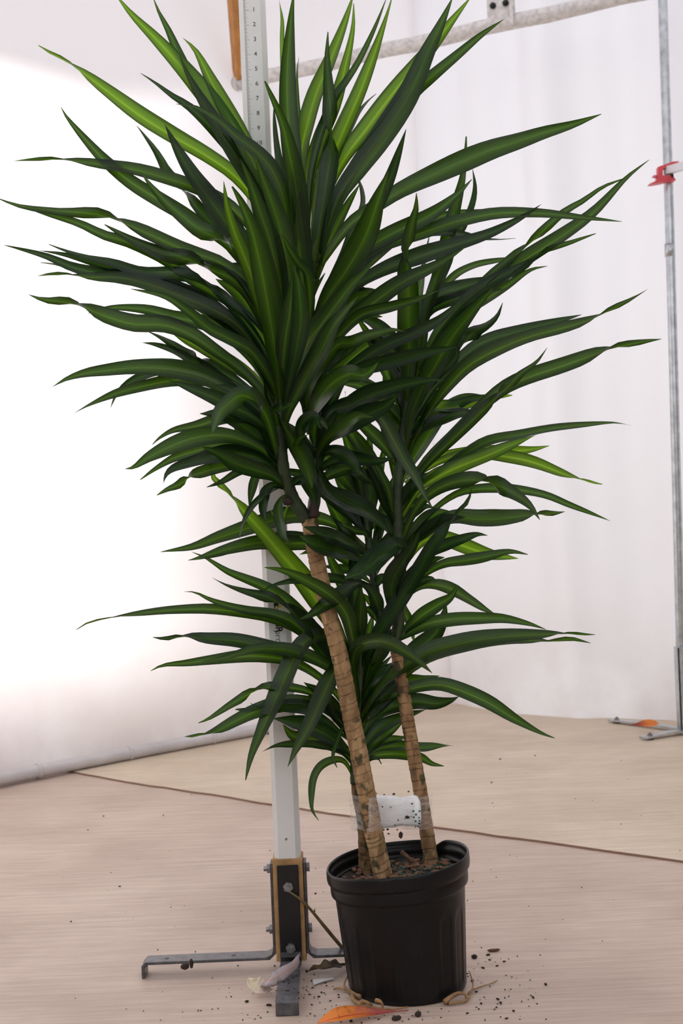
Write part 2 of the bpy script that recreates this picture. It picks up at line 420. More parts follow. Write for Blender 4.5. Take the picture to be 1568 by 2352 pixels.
# overhead rail, bracket, timber brace
rl0 = P(545, 192, 4.78); rl1 = P(1400, 0, 4.18); dv = (rl1-rl0)
rl1 = rl0+dv*1.7; dvn = dv.normalized()
rail = tube('trim_1', [rl0+(rl1-rl0)*(i/20)+Vector((0, 0, .003*math.sin(i*1.7))) for i in range(21)], .026, M['galvdull'], None, 12)
tag(rail, 'dull grey galvanised rail running overhead in front of the hanging sheets', kind='structure')
tube('rail_cap', [rl0-dvn*.012, rl0+dvn*.012], .0265, M['galvdull'], rail, 12)
bc = P(1150, 22, 4.33)
bm = bmesh.new()
Mb = Matrix.Translation(bc) @ Vector((dvn.x, dvn.y, 0)).to_track_quat('X', 'Z').to_matrix().to_4x4()
box(bm, (-.045, -.012, -.03), (.045, -.006, .10), .002, Mb)
box(bm, (.038, -.03, -.07), (.050, .0, .10), .002, Mb)
br = bm_obj('bracket_plate', bm, M['galvdull'], rail)
bm = bmesh.new()
for dx in (-.022, .022): hexbolt(bm, Mb @ Vector((dx, -.012, .012)), Mb.to_3x3() @ Vector((0, -1, 0)), .011, .008, .006, .006)
bm_obj('bolt', bm, M['blacksteel'], br)
bm = bmesh.new()
a0 = P(550, 182, 4.74); a1 = P(541, 0, 4.60); a2 = a1+(a1-a0)*.6
w = Vector((.021, .01, 0)); dp = Vector((-.02, .06, 0))
prism(bm, [a0+w*.35, a0-w*.35, a0-w*.35+dp, a0+w*.35+dp], (0, 0, 0), (0, 0, 0.0001))
bm.clear()
ring = lambda c, k: [c+w*k, c-w*k, c-w*k+dp, c+w*k+dp]
A_ = [bm.verts.new(v) for v in ring(a0, .32)]; B_ = [bm.verts.new(v) for v in ring(a2, .85)]
for i in range(4): bm.faces.new((A_[i], A_[(i+1) % 4], B_[(i+1) % 4], B_[i]))
bm.faces.new(A_[::-1]); bm.faces.new(B_)
tag(bm_obj('trim_2', bm, M['orange_wood']), 'orange timber brace tapering down to the overhead rail', kind='structure')

# ------------------------------------------------------------------ backdrop stand with clamp on the right
SY = 4.40
sb = G(1566, 1690); sb = Vector((P(1564, 1600, SY).x, SY, 0))
stand = tag(empty('backdrop_stand', sb), 'galvanised backdrop stand pole on low steel legs by the curtain', 'stand')
path = [sb+Vector((-.0006*0, 0, .02)), P(1553, 1100, SY), P(1537, 500, SY), P(1522, 20, SY), P(1510, -500, SY)]
sx = path[0].x
o = tube('pole', [p-sb for p in spline(path, 24)], .0155, M['galv'], stand, 14)
tube('pole_collar', [P(1537, 560, SY)-sb, P(1538, 590, SY)-sb], .017, M['galv'], stand, 14)
bm = bmesh.new()
bl = P(1555, 1488, SY-.03)-sb
box(bm, (bl.x, -.034, .012), (bl.x+.085, -.028, bl.z), .001)
box(bm, (bl.x, -.034, .012), (bl.x+.006, .02, bl.z), .001)
box(bm, (bl.x-.004, -.05, .008), (bl.x+.10, .04, .014), .001)
pl = bm_obj('base_bracket', bm, M['galv'], stand)
bm = bmesh.new()
for zz, r in ((bl.z-.02, .006), (bl.z-.05, .009), (bl.z-.10, .006), (bl.z-.17, .006)):
    hexbolt(bm, (bl.x+.022, -.034, zz), (0, -1, 0), r, .004, .003, .003)
bm_obj('bolt', bm, M['zinc'], pl)
def flat_leg(p0, p1, wd=.034, th=.006, rise0=.016, rise1=.016, foot=True):
    d = (p1-p0); d.z = 0; L = d.length; d.normalize(); s = Vector((-d.y, d.x, 0))*wd/2
    bm = bmesh.new()
    pts = [(0, rise0), (L*.45, (rise0+rise1)/2+.006), (L, rise1)]
    ra = []
    for t_, z in pts:
        c = Vector((p0.x, p0.y, 0))+d*t_
        ra.append([bm.verts.new(c+s+Vector((0, 0, z))), bm.verts.new(c-s+Vector((0, 0, z))), bm.verts.new(c-s+Vector((0, 0, z-th))), bm.verts.new(c+s+Vector((0, 0, z-th)))])
    for a, b in zip(ra, ra[1:]):
        for i in range(4): bm.faces.new((a[i], b[i], b[(i+1) % 4], a[(i+1) % 4]))
    bm.faces.new(ra[0]); bm.faces.new(ra[-1][::-1])
    lg = bm_obj('leg', bm, M['galv'], stand)
    bm = bmesh.new(); c = Vector((p1.x, p1.y, 0))-d*.03
    hexbolt(bm, c+Vector((0, 0, rise1)), (0, 0, 1), .009, .006, .005, .005)
    bm_obj('bolt', bm, M['zinc'], lg)
    bm = bmesh.new(); hexbolt(bm, c, (0, 0, 1), .013, rise1-th)
    bm_obj('rubber_foot', bm, M['blacksteel'], lg)
hub = Vector((bl.x+.03, -.02, 0))
flat_leg(hub, G(1402, 1662)-sb, .03)
flat_leg(hub, G(1476, 1704)-sb, .036)
flat_leg(hub, Vector((.25, .08, 0)), .03)
# red clamp holding a white bar
cz = P(1536, 400, SY)
clamp = tag(empty('spring_clamp', cz), 'red plastic clamp gripping the galvanised stand pole', 'clamp')
bm = bmesh.new()
def q(px, py, yy=SY-.026): return P(px, py, yy)-cz
def plate(bm, pts, y0, y1): prism(bm, [P(a, b, y0)-cz for a, b in pts], (0, y0, 0), (0, y1, 0))
plate(bm, [(1511, 383), (1545, 371), (1558, 370), (1558, 376), (1522, 388), (1522, 404), (1513, 412), (1511, 400)], SY-.045, SY-.018)
bm_obj('jaw', bm, M['red'], clamp)
bm = bmesh.new()
plate(bm, [(1501, 402), (1545, 403), (1548, 408), (1552, 413), (1528, 416), (1522, 418), (1500, 422), (1491, 422), (1507, 415), (1511, 405)], SY-.05, SY-.016)
bm_obj('handle', bm, M['red'], clamp)
bm = bmesh.new(); plate(bm, [(1541, 398), (1546, 398), (1547, 408), (1541, 406)], SY-.052, SY-.014); bm_obj('pivot', bm, M['blacksteel'], clamp)
b0 = P(1524, 392, SY-.03); b1 = P(1600, 370, SY-.20); bd = (b1-b0)
bm = bmesh.new()
s = Vector((0, 0, .0125)); dd = Vector((.01, .02, 0))
prism(bm, [Vector((0, 0, 0))+s, -s, -s+dd, s+dd], (0, 0, 0), bd*3)
o = bm_obj('white_bar', bm, M['whitebar']); o.location = b0
tag(o, 'white square bar held level by the red clamp', 'bar')

# ------------------------------------------------------------------ measuring post
PY = 2.285; hw = .0228
pc = Vector((P(661, 1970, PY).x, PY, 0))
post = tag(empty('measuring_post', pc), 'white inch-marked measuring post standing on black steel feet behind the plant', 'measuring post')
bm = bmesh.new()
ch = .008
sec = [(-hw+ch, -hw), (hw-ch, -hw), (hw, -hw+ch), (hw, hw-ch), (hw-ch, hw), (-hw+ch, hw), (-hw, hw-ch), (-hw, -hw+ch)]
prism(bm, [Vector((x, y, .05)) for x, y in sec], (0, 0, 0), (0, 0, 1.75))
shaft = bm_obj('shaft', bm, M['post'], post)
FY = -hw-.0004                  # just proud of the front face
def text_mesh(name, body, size, mat, parent, M4, bold=0.0, spacing=1.0):
    cu = bpy.data.curves.new(name, 'FONT'); cu.body = body; cu.size = size; cu.offset = bold; cu.resolution_u = 3
    cu.align_x = 'CENTER'; cu.align_y = 'CENTER'; cu.space_character = spacing; cu.extrude = .0001
    tmp = bpy.data.objects.new(name, cu); col.objects.link(tmp)
    dg = bpy.context.evaluated_depsgraph_get(); me = bpy.data.meshes.new_from_object(tmp.evaluated_get(dg))
    bpy.data.objects.remove(tmp); bpy.data.curves.remove(cu)
    me.transform(M4); me.name = name; me.materials.clear(); me.materials.append(mat)
    o = bpy.data.objects.new(name, me); col.objects.link(o); o.parent = parent; return o
RX = Matrix.Rotation(math.pi/2, 4, 'X')
def zpost(py, px=600): return P(px, py, PY-hw).z
z1, z10 = zpost(22, 581), zpost(328, 596)
inch = (z1-z10)/9
for i in range(1, 11):
    text_mesh('numeral', str(i), .0105, M['ink'], shaft, Matrix.Translation((.0035, FY, z1-(i-1)*inch)) @ RX)
bm = bmesh.new()
for k in range(-16, 16*10+9):
    z = z1+inch-.001-k*inch/16
    L = .009 if k % 16 == 0 else .0065 if k % 8 == 0 else .005 if k % 4 == 0 else .0034
    x0 = -hw+ch+.0006
    prism(bm, [Vector((x0, FY, z)), Vector((x0+L, FY, z)), Vector((x0+L, FY, z+.00022)), Vector((x0, FY, z+.00022))], (0, 0, 0), (0, .0003, 0))
tag(bm_obj('tick_marks', bm, M['inkgrey'], shaft), kind='stuff')
RD = Matrix.Rotation(math.pi/2, 4, 'Y')     # lettering reads downwards
xL = P(640, 1440, PY-hw).x-pc.x
zA, zE = zpost(1409, 640), zpost(1475, 640)
text_mesh('lettering', 'ADIR', .0165, M['ink'], shaft, Matrix.Translation((xL, FY, zpost(1428.5, 640))) @ RD @ RX, .0005, .95)
text_mesh('lettering', 'pro', .0165, M['inkgrey'], shaft, Matrix.Translation((xL-.0012, FY, zpost(1462.5, 641))) @ RD @ RX, -.0001, .98)
def zp(px, py): p = P(px, py, PY-hw); return Vector((p.x-pc.x, FY, p.z))
for nm, mt, pts in (('emblem', 'yellow', [(619, 1369), (633, 1376), (637, 1384), (628, 1386)]), ('emblem', 'ink', [(628, 1386), (637, 1384), (641, 1391), (632, 1393), (630, 1401)]),
                    ('emblem', 'yellow', [(632, 1404), (637, 1391), (648, 1392), (640, 1396), (636, 1404)])):
    bm = bmesh.new(); prism(bm, [zp(*p) for p in pts], (0, 0, 0), (0, .0004, 0)); bm_obj(nm, bm, M[mt], shaft)
c = zp(657, 1927); bm = bmesh.new(); hexbolt(bm, c, (0, -1, 0), .0022, .0012); bm_obj('rivet', bm, M['zinc'], shaft)
# wooden block
ZB = zpost(1972, 661)
bm = bmesh.new(); box(bm, (-.026, -.026, .022), (.026, .026, ZB), .0015); bm_obj('wood_block', bm, M['wood_core'], post)
# four L brackets
def bracket(ang, L, droplip):
    Rm = Matrix.Rotation(ang, 4, 'Z')          # local: bracket on the -Y side
    th = .005; w2 = .0185; y0 = -.0262; ztop = ZB-.010; zf = .028
    prof = [(y0, ztop), (y0-th, ztop), (y0-th, zf+.012), (y0-th-.003, zf+.004), (y0-th-.012, zf), (y0-L+.007, zf), (y0-L, zf-.007), (y0-L, 0.0), (y0-L+th+.001, 0.0), (y0-L+th+.001, zf-.010), (y0-L+.012, zf-th), (y0-.012, zf-th), (y0, zf+.006)]
    bm = bmesh.new()
    prism(bm, [Rm @ Vector((-w2, y, z)) for y, z in prof], (0, 0, 0), Rm @ Vector((2*w2, 0, 0)))
    bmesh.ops.recalc_face_normals(bm, faces=bm.faces)
    es = [e for e in bm.edges if e.calc_face_angle(0) > 1.2]
    bmesh.ops.bevel(bm, geom=es, offset=.0009, segments=1, affect='EDGES')
    b = bm_obj('foot_bracket', bm, M['blacksteel'], post)
    me = b.data; me.materials.append(M['footsteel'])
    for p in me.polygons:
        lc = Rm.inverted() @ p.center
        if lc.y < y0-.02: p.material_index = 1
    for zz in (ztop-.036, ztop-.142):
        bm = bmesh.new(); hexbolt(bm, Rm @ Vector((0, y0-th, zz+(.024 if abs(math.sin(ang)) > .5 else 0))), Rm @ Vector((0, -1, 0)), .0088, .006, .006 if ang != math.pi/2 else 0, .0045)
        bm_obj('bolt', bm, M['zinc'], b)
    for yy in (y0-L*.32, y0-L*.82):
        bm = bmesh.new(); prism(bm, [Rm @ Vector((math.cos(a)*.0042, yy+math.sin(a)*.0042, zf+.0001)) for a in [i*math.pi/6 for i in range(12)]], (0, 0, 0), (0, 0, .0003)); bm_obj('hole_shade_disc', bm, M['blacksteel'], b)  # flat black discs, painting in the dark shade of bolt holes
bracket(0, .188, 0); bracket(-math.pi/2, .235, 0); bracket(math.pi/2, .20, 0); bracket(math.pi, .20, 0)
# ------------------------------------------------------------------ potted dracaena
PC = G(936, 2263)
plant = tag(empty('potted_dracaena', PC), 'tall three-caned dracaena with striped green leaves in a black nursery pot', 'potted plant')
def loc(p): return Vector(p)-PC
# pot
POT_H = .212
def pot_xy(th, r, z):
    # soft plastic: leans a little to the left and sits slightly out of round
    r *= 1+.012*math.cos(2*th+.7)
    return Vector((math.cos(th)*r-.040*z, math.sin(th)*r, z+.012*(z/POT_H)*math.cos(th)*r/.118))
prof = [(.0, .006), (.085, .006), (.0945, .0), (.0975, .006), (.0985, .02), (.1075, .158), (.1085, .164), (.1135, .167), (.1142, .172), (.1142, .182), (.1135, .1845), (.1150, .1875), (.1178, .190), (.1188, .195), (.1188, .205), (.1182, .2105), (.1165, .2125), (.1148, .211), (.1140, .204), (.1105, .198), (.1100, .186), (.1065, .184), (.106, .172), (.103, .168), (.100, .10), (.095, .012), (0, .012)]
fine = []
for (r0, z0), (r1, z1_) in zip(prof, prof[1:]):
    k = 26 if abs(z1_-z0) > .1 else 2
    for i in range(k): fine.append((r0+(r1-r0)*i/k, z0+(z1_-z0)*i/k))
fine.append(prof[-1])
NS = 252; NP = 18; V = []; Fc = []
for ir, (r, z) in enumerate(fine):
    outer = ir < 62
    for k in range(NS):
        th = 2*math.pi*k/NS; rr = r; zz = z
        if outer and .015 < z < .158 and r > .09:
            ph = ((th*NP/(2*math.pi)) % 1)-.5; arch = .138-.022*(1-math.sqrt(max(0, 1-(ph/.36)**2))) if abs(ph) < .36 else 0
            if abs(ph) < .36 and z < arch:
                e = min((.36-abs(ph))/.07, (arch-z)/.007, 1); rr -= .0016*e
        dth = (th-math.radians(52)+math.pi) % (2*math.pi)-math.pi      # pinched fold in the far rim
        g = math.exp(-(dth/.11)**2)
        if z > .184: rr -= .016*g*(z-.184)/.028; zz -= .010*g*(z-.184)/.028
        dth = (th-math.radians(266)+math.pi) % (2*math.pi)-math.pi
        if z > .184: rr -= .002*math.exp(-(dth/.012)**2); zz += .001*math.exp(-(dth/.06)**2)
        zz += .0012*math.sin(3*th+1)*(z/.2)**3
        V.append(pot_xy(th, rr, zz))
for i in range(len(fine)-1):
    for k in range(NS):
        k2 = (k+1) % NS; Fc.append((i*NS+k, i*NS+k2, (i+1)*NS+k2, (i+1)*NS+k))
pot = mesh_obj('pot', V, Fc, M['pot'], plant)
tag(pot, 'black ribbed plastic nursery pot with a pinched rim')
# soil
V = [Vector((-.007, 0, .181))]; Fc = []
for ir in range(1, 15):
    for k in range(60):
        th = 2*math.pi*k/60; r = .1035*ir/14; p = pot_xy(th, r, .181)
        p.z += .006*noise.noise(p*45)+.004*noise.noise(p*120); V.append(p)
for k in range(60): Fc.append((0, 1+k, 1+(k+1) % 60))
for ir in range(13):
    for k in range(60):
        a = 1+ir*60; k2 = (k+1) % 60; Fc.append((a+k, a+60+k, a+60+k2, a+k2))
soil = mesh_obj('soil', V, Fc, M['soil'], plant)
def ico_scatter(bm, c, r, sq=(1, 1, 1), rot=0, sub=1):
    Mx = Matrix.Translation(c) @ Matrix.Rotation(rot, 4, 'Z') @ Matrix.Diagonal((*[r*x for x in sq], 1))
    bmesh.ops.create_icosphere(bm, subdivisions=sub, radius=1, matrix=Mx)
random.seed(8); bmg = bmesh.new(); bmc = bmesh.new()
for i in range(420):
    th = random.uniform(0, 6.283); r = .10*math.sqrt(random.random()); p = pot_xy(th, r, .184); p.z += .006*noise.noise(p*45)
    if p.x > -.03 and random.random() < .85 or random.random() < .3: ico_scatter(bmg, p, random.uniform(.0010, .0019))
for i in range(170):
    th = random.uniform(0, 6.283); r = .10*math.sqrt(random.random()); p = pot_xy(th, r, .184); p.z += .006*noise.noise(p*45)
    ico_scatter(bmc, p, random.uniform(.003, .007), (1.6, .8, .5), random.uniform(0, 3))
tag(bm_obj('fertiliser_granules', bmg, M['granule'], soil), 'teal fertiliser granules', kind='stuff')
tag(bm_obj('bark_mulch', bmc, M['barkchip'], soil), 'brown bark mulch', kind='stuff')
tube('bark_chip', spline([loc(P(922, 1957, 2.262)), loc(P(940, 1972, 2.25)), loc(P(962, 1990, 2.24))], 8), lambda t: .0045*(1-.5*t), M['barkchip'], plant, 6)

# canes -------------------------------------------------------
def cane(name, pts, r0, r1, mat, label, seed, ring=.0125, parent=plant):
    path = spline([loc(P(*p)) for p in pts], 2)  # length probe
    dense = spline([loc(P(*p)) for p in pts], 420)
    random.seed(seed)
    L = sum((b-a).length for a, b in zip(dense, dense[1:])); marks = [0]
    while marks[-1] < L: marks.append(marks[-1]+ring*random.uniform(.6, 1.7))
    ss = [0]
    for a, b in zip(dense, dense[1:]): ss.append(ss[-1]+(b-a).length)
    def jit(i, k):
        s = ss[i]+.003*math.sin(k/16*6.283+seed)
        d = min(abs(s-m_) for m_ in marks); nx = [m_ for m_ in marks if m_ >= s-1e-6]; fr = 0
        prev = max([m_ for m_ in marks if m_ <= s] or [0])
        fr = (s-prev)/ring
        return .05*max(0, 1-abs(fr))-.05*math.exp(-(d/.0011)**2)+.05*noise.noise(Vector((k*1.7, s*90, seed)))
    v_, f_, u_ = tube_data(dense, lambda t: r0+(r1-r0)*t, 16, True, jit)
    def frac(s): 
        prev = max([m_ for m_ in marks if m_ <= s] or [0]); return min(1, (s-prev)/ring)
    u_ = [(k_/16, frac(ss[i_]+.003*math.sin(k_/16*6.283+seed)+.0015*noise.noise(Vector((k_*.9, ss[i_]*30, seed))))) for i_ in range(len(dense)) for k_ in range(16)]
    return tag(mesh_obj(name, v_, f_, mat, parent, True, u_), label)
CANE1 = [(884, 2030, 2.205), (862, 1930, 2.20), (843, 1830, 2.195), (822, 1720, 2.19), (801, 1620, 2.185), (783, 1520, 2.18), (760, 1430, 2.175), (738, 1340, 2.17), (722, 1260, 2.165), (710, 1190, 2.16)]
CANE2 = [(996, 2020, 2.24), (978, 1900, 2.242), (962, 1800, 2.244), (942, 1690, 2.246), (926, 1590, 2.248), (913, 1510, 2.25), (906, 1468, 2.25)]
CANE3 = [(840, 2020, 2.255), (834, 1900, 2.25), (820, 1830, 2.245), (815, 1790, 2.243)]
cane1 = cane('cane', CANE1, .0158, .0135, M['bark'], 'thick tan cane leaning left', 3)
cane2 = cane('cane', CANE2, .0128, .0108, M['bark2'], 'slimmer tan cane with dark green flecks', 5)
cane3 = cane('cane', CANE3, .0125, .0075, M['bark3'], 'short dark cane', 7)
SH = {'A': [(708, 1200, 2.16), (690, 1172, 2.155), (672, 1143, 2.15), (655, 1095, 2.14), (646, 1040, 2.13), (640, 970, 2.125), (642, 900, 2.125), (648, 840, 2.125), (655, 780, 2.125)],
      'B': [(712, 1200, 2.165), (722, 1150, 2.17), (728, 1080, 2.18), (722, 1000, 2.18), (712, 900, 2.18), (708, 800, 2.18), (712, 700, 2.175), (715, 640, 2.17)],
      'C': [(906, 1480, 2.25), (916, 1420, 2.245), (920, 1330, 2.24), (913, 1200, 2.235), (914, 1100, 2.23), (928, 985, 2.23), (943, 860, 2.23), (952, 780, 2.23)],
      'D': [(904, 1480, 2.25), (884, 1440, 2.26), (868, 1400, 2.262), (860, 1340, 2.265), (850, 1270, 2.265), (842, 1200, 2.265), (838, 1150, 2.265)],
      'E': [(815, 1800, 2.243), (815, 1700, 2.24), (820, 1620, 2.238), (826, 1550, 2.235), (829, 1490, 2.235)]}
CW = {'A': cane1, 'B': cane1, 'C': cane2, 'D': cane2, 'E': cane3}
SR_ = {'A': .0105, 'B': .0100, 'C': .0100, 'D': .0078, 'E': .0082}
for k, pts in SH.items():
    dense = spline([loc(P(*p)) for p in pts], 70)
    def jit(i, kk, s_=k): return .10*((i*.33) % 1)
    tube('shoot', dense, lambda t, r=SR_[k]: r*(1.0-.25*t), M['stem'], CW[k], 10, jit)
# dark stub and dead sheaths where the tall cane forks
tube('dead_sheath', spline([loc(P(720, 1185, 2.155)), loc(P(720, 1155, 2.15)), loc(P(716, 1135, 2.15))], 8), lambda t: .010*(1-.6*t), M['sheath'], cane1, 8, lambda i, k: .35*noise.noise(Vector((i*.9, k*2.1, 3))))
tube('dead_sheath', spline([loc(P(668, 1150, 2.14)), loc(P(656, 1155, 2.135)), loc(P(650, 1138, 2.13))], 8), lambda t: .006*(1-.6*t), M['sheath'], cane1, 8, lambda i, k: .4*noise.noise(Vector((i*.9, k*2.1, 8))))

# leaves ------------------------------------------------------
def shoot_y(k, py):
    pts = sorted(SH[k], key=lambda p: p[1])
    if py <= pts[0][1]: return pts[0][2]
    for a, b in zip(pts, pts[1:]):
        if a[1] <= py <= b[1]: return a[2]+(b[2]-a[2])*(py-a[1])/(b[1]-a[1])
    return pts[-1][2]
def wprof(t, nb, pk, ex):
    b = nb+(1-nb)*(lambda x: x*x*(3-2*x))(min(1, max(0, t/pk)))
    if t > pk: b *= max(0.0, 1-((t-pk)/(1-pk))**ex)
    return b
NLEAF = [0]
def leaf(sh, pts, wpx, s=0.0, mat=None, tw=None, roll=None, px_given=True, length=.44):
    """pts run tip -> base in photograph pixels; s: -1 towards the camera .. +1 away"""
    pts = pts[::-1]; NLEAF[0] += 1
    rnd = random.Random(NLEAF[0]*7+1)
    L = sum(math.hypot(b[0]-a[0], b[1]-a[1]) for a, b in zip(pts, pts[1:]))/PXM
    mag = max(.05, math.sqrt(max(0, length**2-L**2))) if L < length else .05
    mag = min(mag, L*1.0+.03 if s > -.85 else L*1.5+.05)
    dY = s*mag
    Y0 = shoot_y(sh, pts[0][1])
    acc = [0]
    for a, b in zip(pts, pts[1:]): acc.append(acc[-1]+math.hypot(b[0]-a[0], b[1]-a[1]))
    P3 = [loc(P(x, y, Y0+dY*(q_/acc[-1])**1.15)) for (x, y), q_ in zip(pts, acc)]
    n = 30
    path = spline(P3, n)
    rl = math.radians(rnd.uniform(12, 40)) if roll is None else math.radians(roll)
    W = wpx/PXM/2/math.cos(rl)
    fold = rnd.uniform(.18, .42)
    nbase = rnd.uniform(.28, .42) if sh in 'AB' else rnd.uniform(.20, .34); peak = rnd.uniform(.42, .62); expo = rnd.uniform(1.35, 2.0)
    swing = rnd.uniform(-.5, .5); undul = rnd.uniform(0, .0025); uph = rnd.uniform(0, 6.28)
    wav = rnd.uniform(0, 6.28); wamp = rnd.uniform(.0, .0016)
    NA = 7; V = []; U = []; Fc = []
    camp = Vector((0, 0, H))-PC
    zs = 0
    for i in range(n-1):
        tg = (path[i+1]-path[i]).normalized(); nc = camp-path[i]; zs += tg.cross(nc).z
    flip = -1 if zs < 0 else 1
    for i, p in enumerate(path):
        t = i/(n-1)
        tg = (path[min(i+1, n-1)]-path[max(i-1, 0)]).normalized()
        nc = camp-p; nc -= nc.dot(tg)*tg; nc.normalize()
        sd = tg.cross(nc)*flip
        # the upper face leans towards the light above
        a = rl+swing*(t-.4)
        if tw:
            x = (t-(1-tw))/.26+.5; x = min(1, max(0, x)); a += math.pi*(x*x*(3-2*x))
        nn = nc*math.cos(a)+sd*math.sin(a)
        wd = tg.cross(nn).normalized()*flip
        w_ = W*1.06*wprof(t, nbase, peak, expo)+.0004
        fd = fold*(1-.55*min(1, t*1.3))+.10
        if tw: fd += .28*math.exp(-((t-1+tw)/.08)**2)
        for k in range(NA):
            x = (k/(NA-1)-.5)*2
            V.append(p+nn*undul*math.sin(uph+t*11)*t+wd*x*w_+nn*(w_*fd*(abs(x)**1.35))+nn*wamp*math.sin(wav+t*17+x*1.5)*abs(x))
            U.append((k/(NA-1), t))
    for i in range(n-1):
        for k in range(NA-1):
            a_ = i*NA+k; Fc.append((a_, a_+1, a_+NA+1, a_+NA))
    return mesh_obj('leaf', V, Fc, M[mat or 'leaf'], CW[sh], True, U)
Yg, Dp = 'young', 'deep'
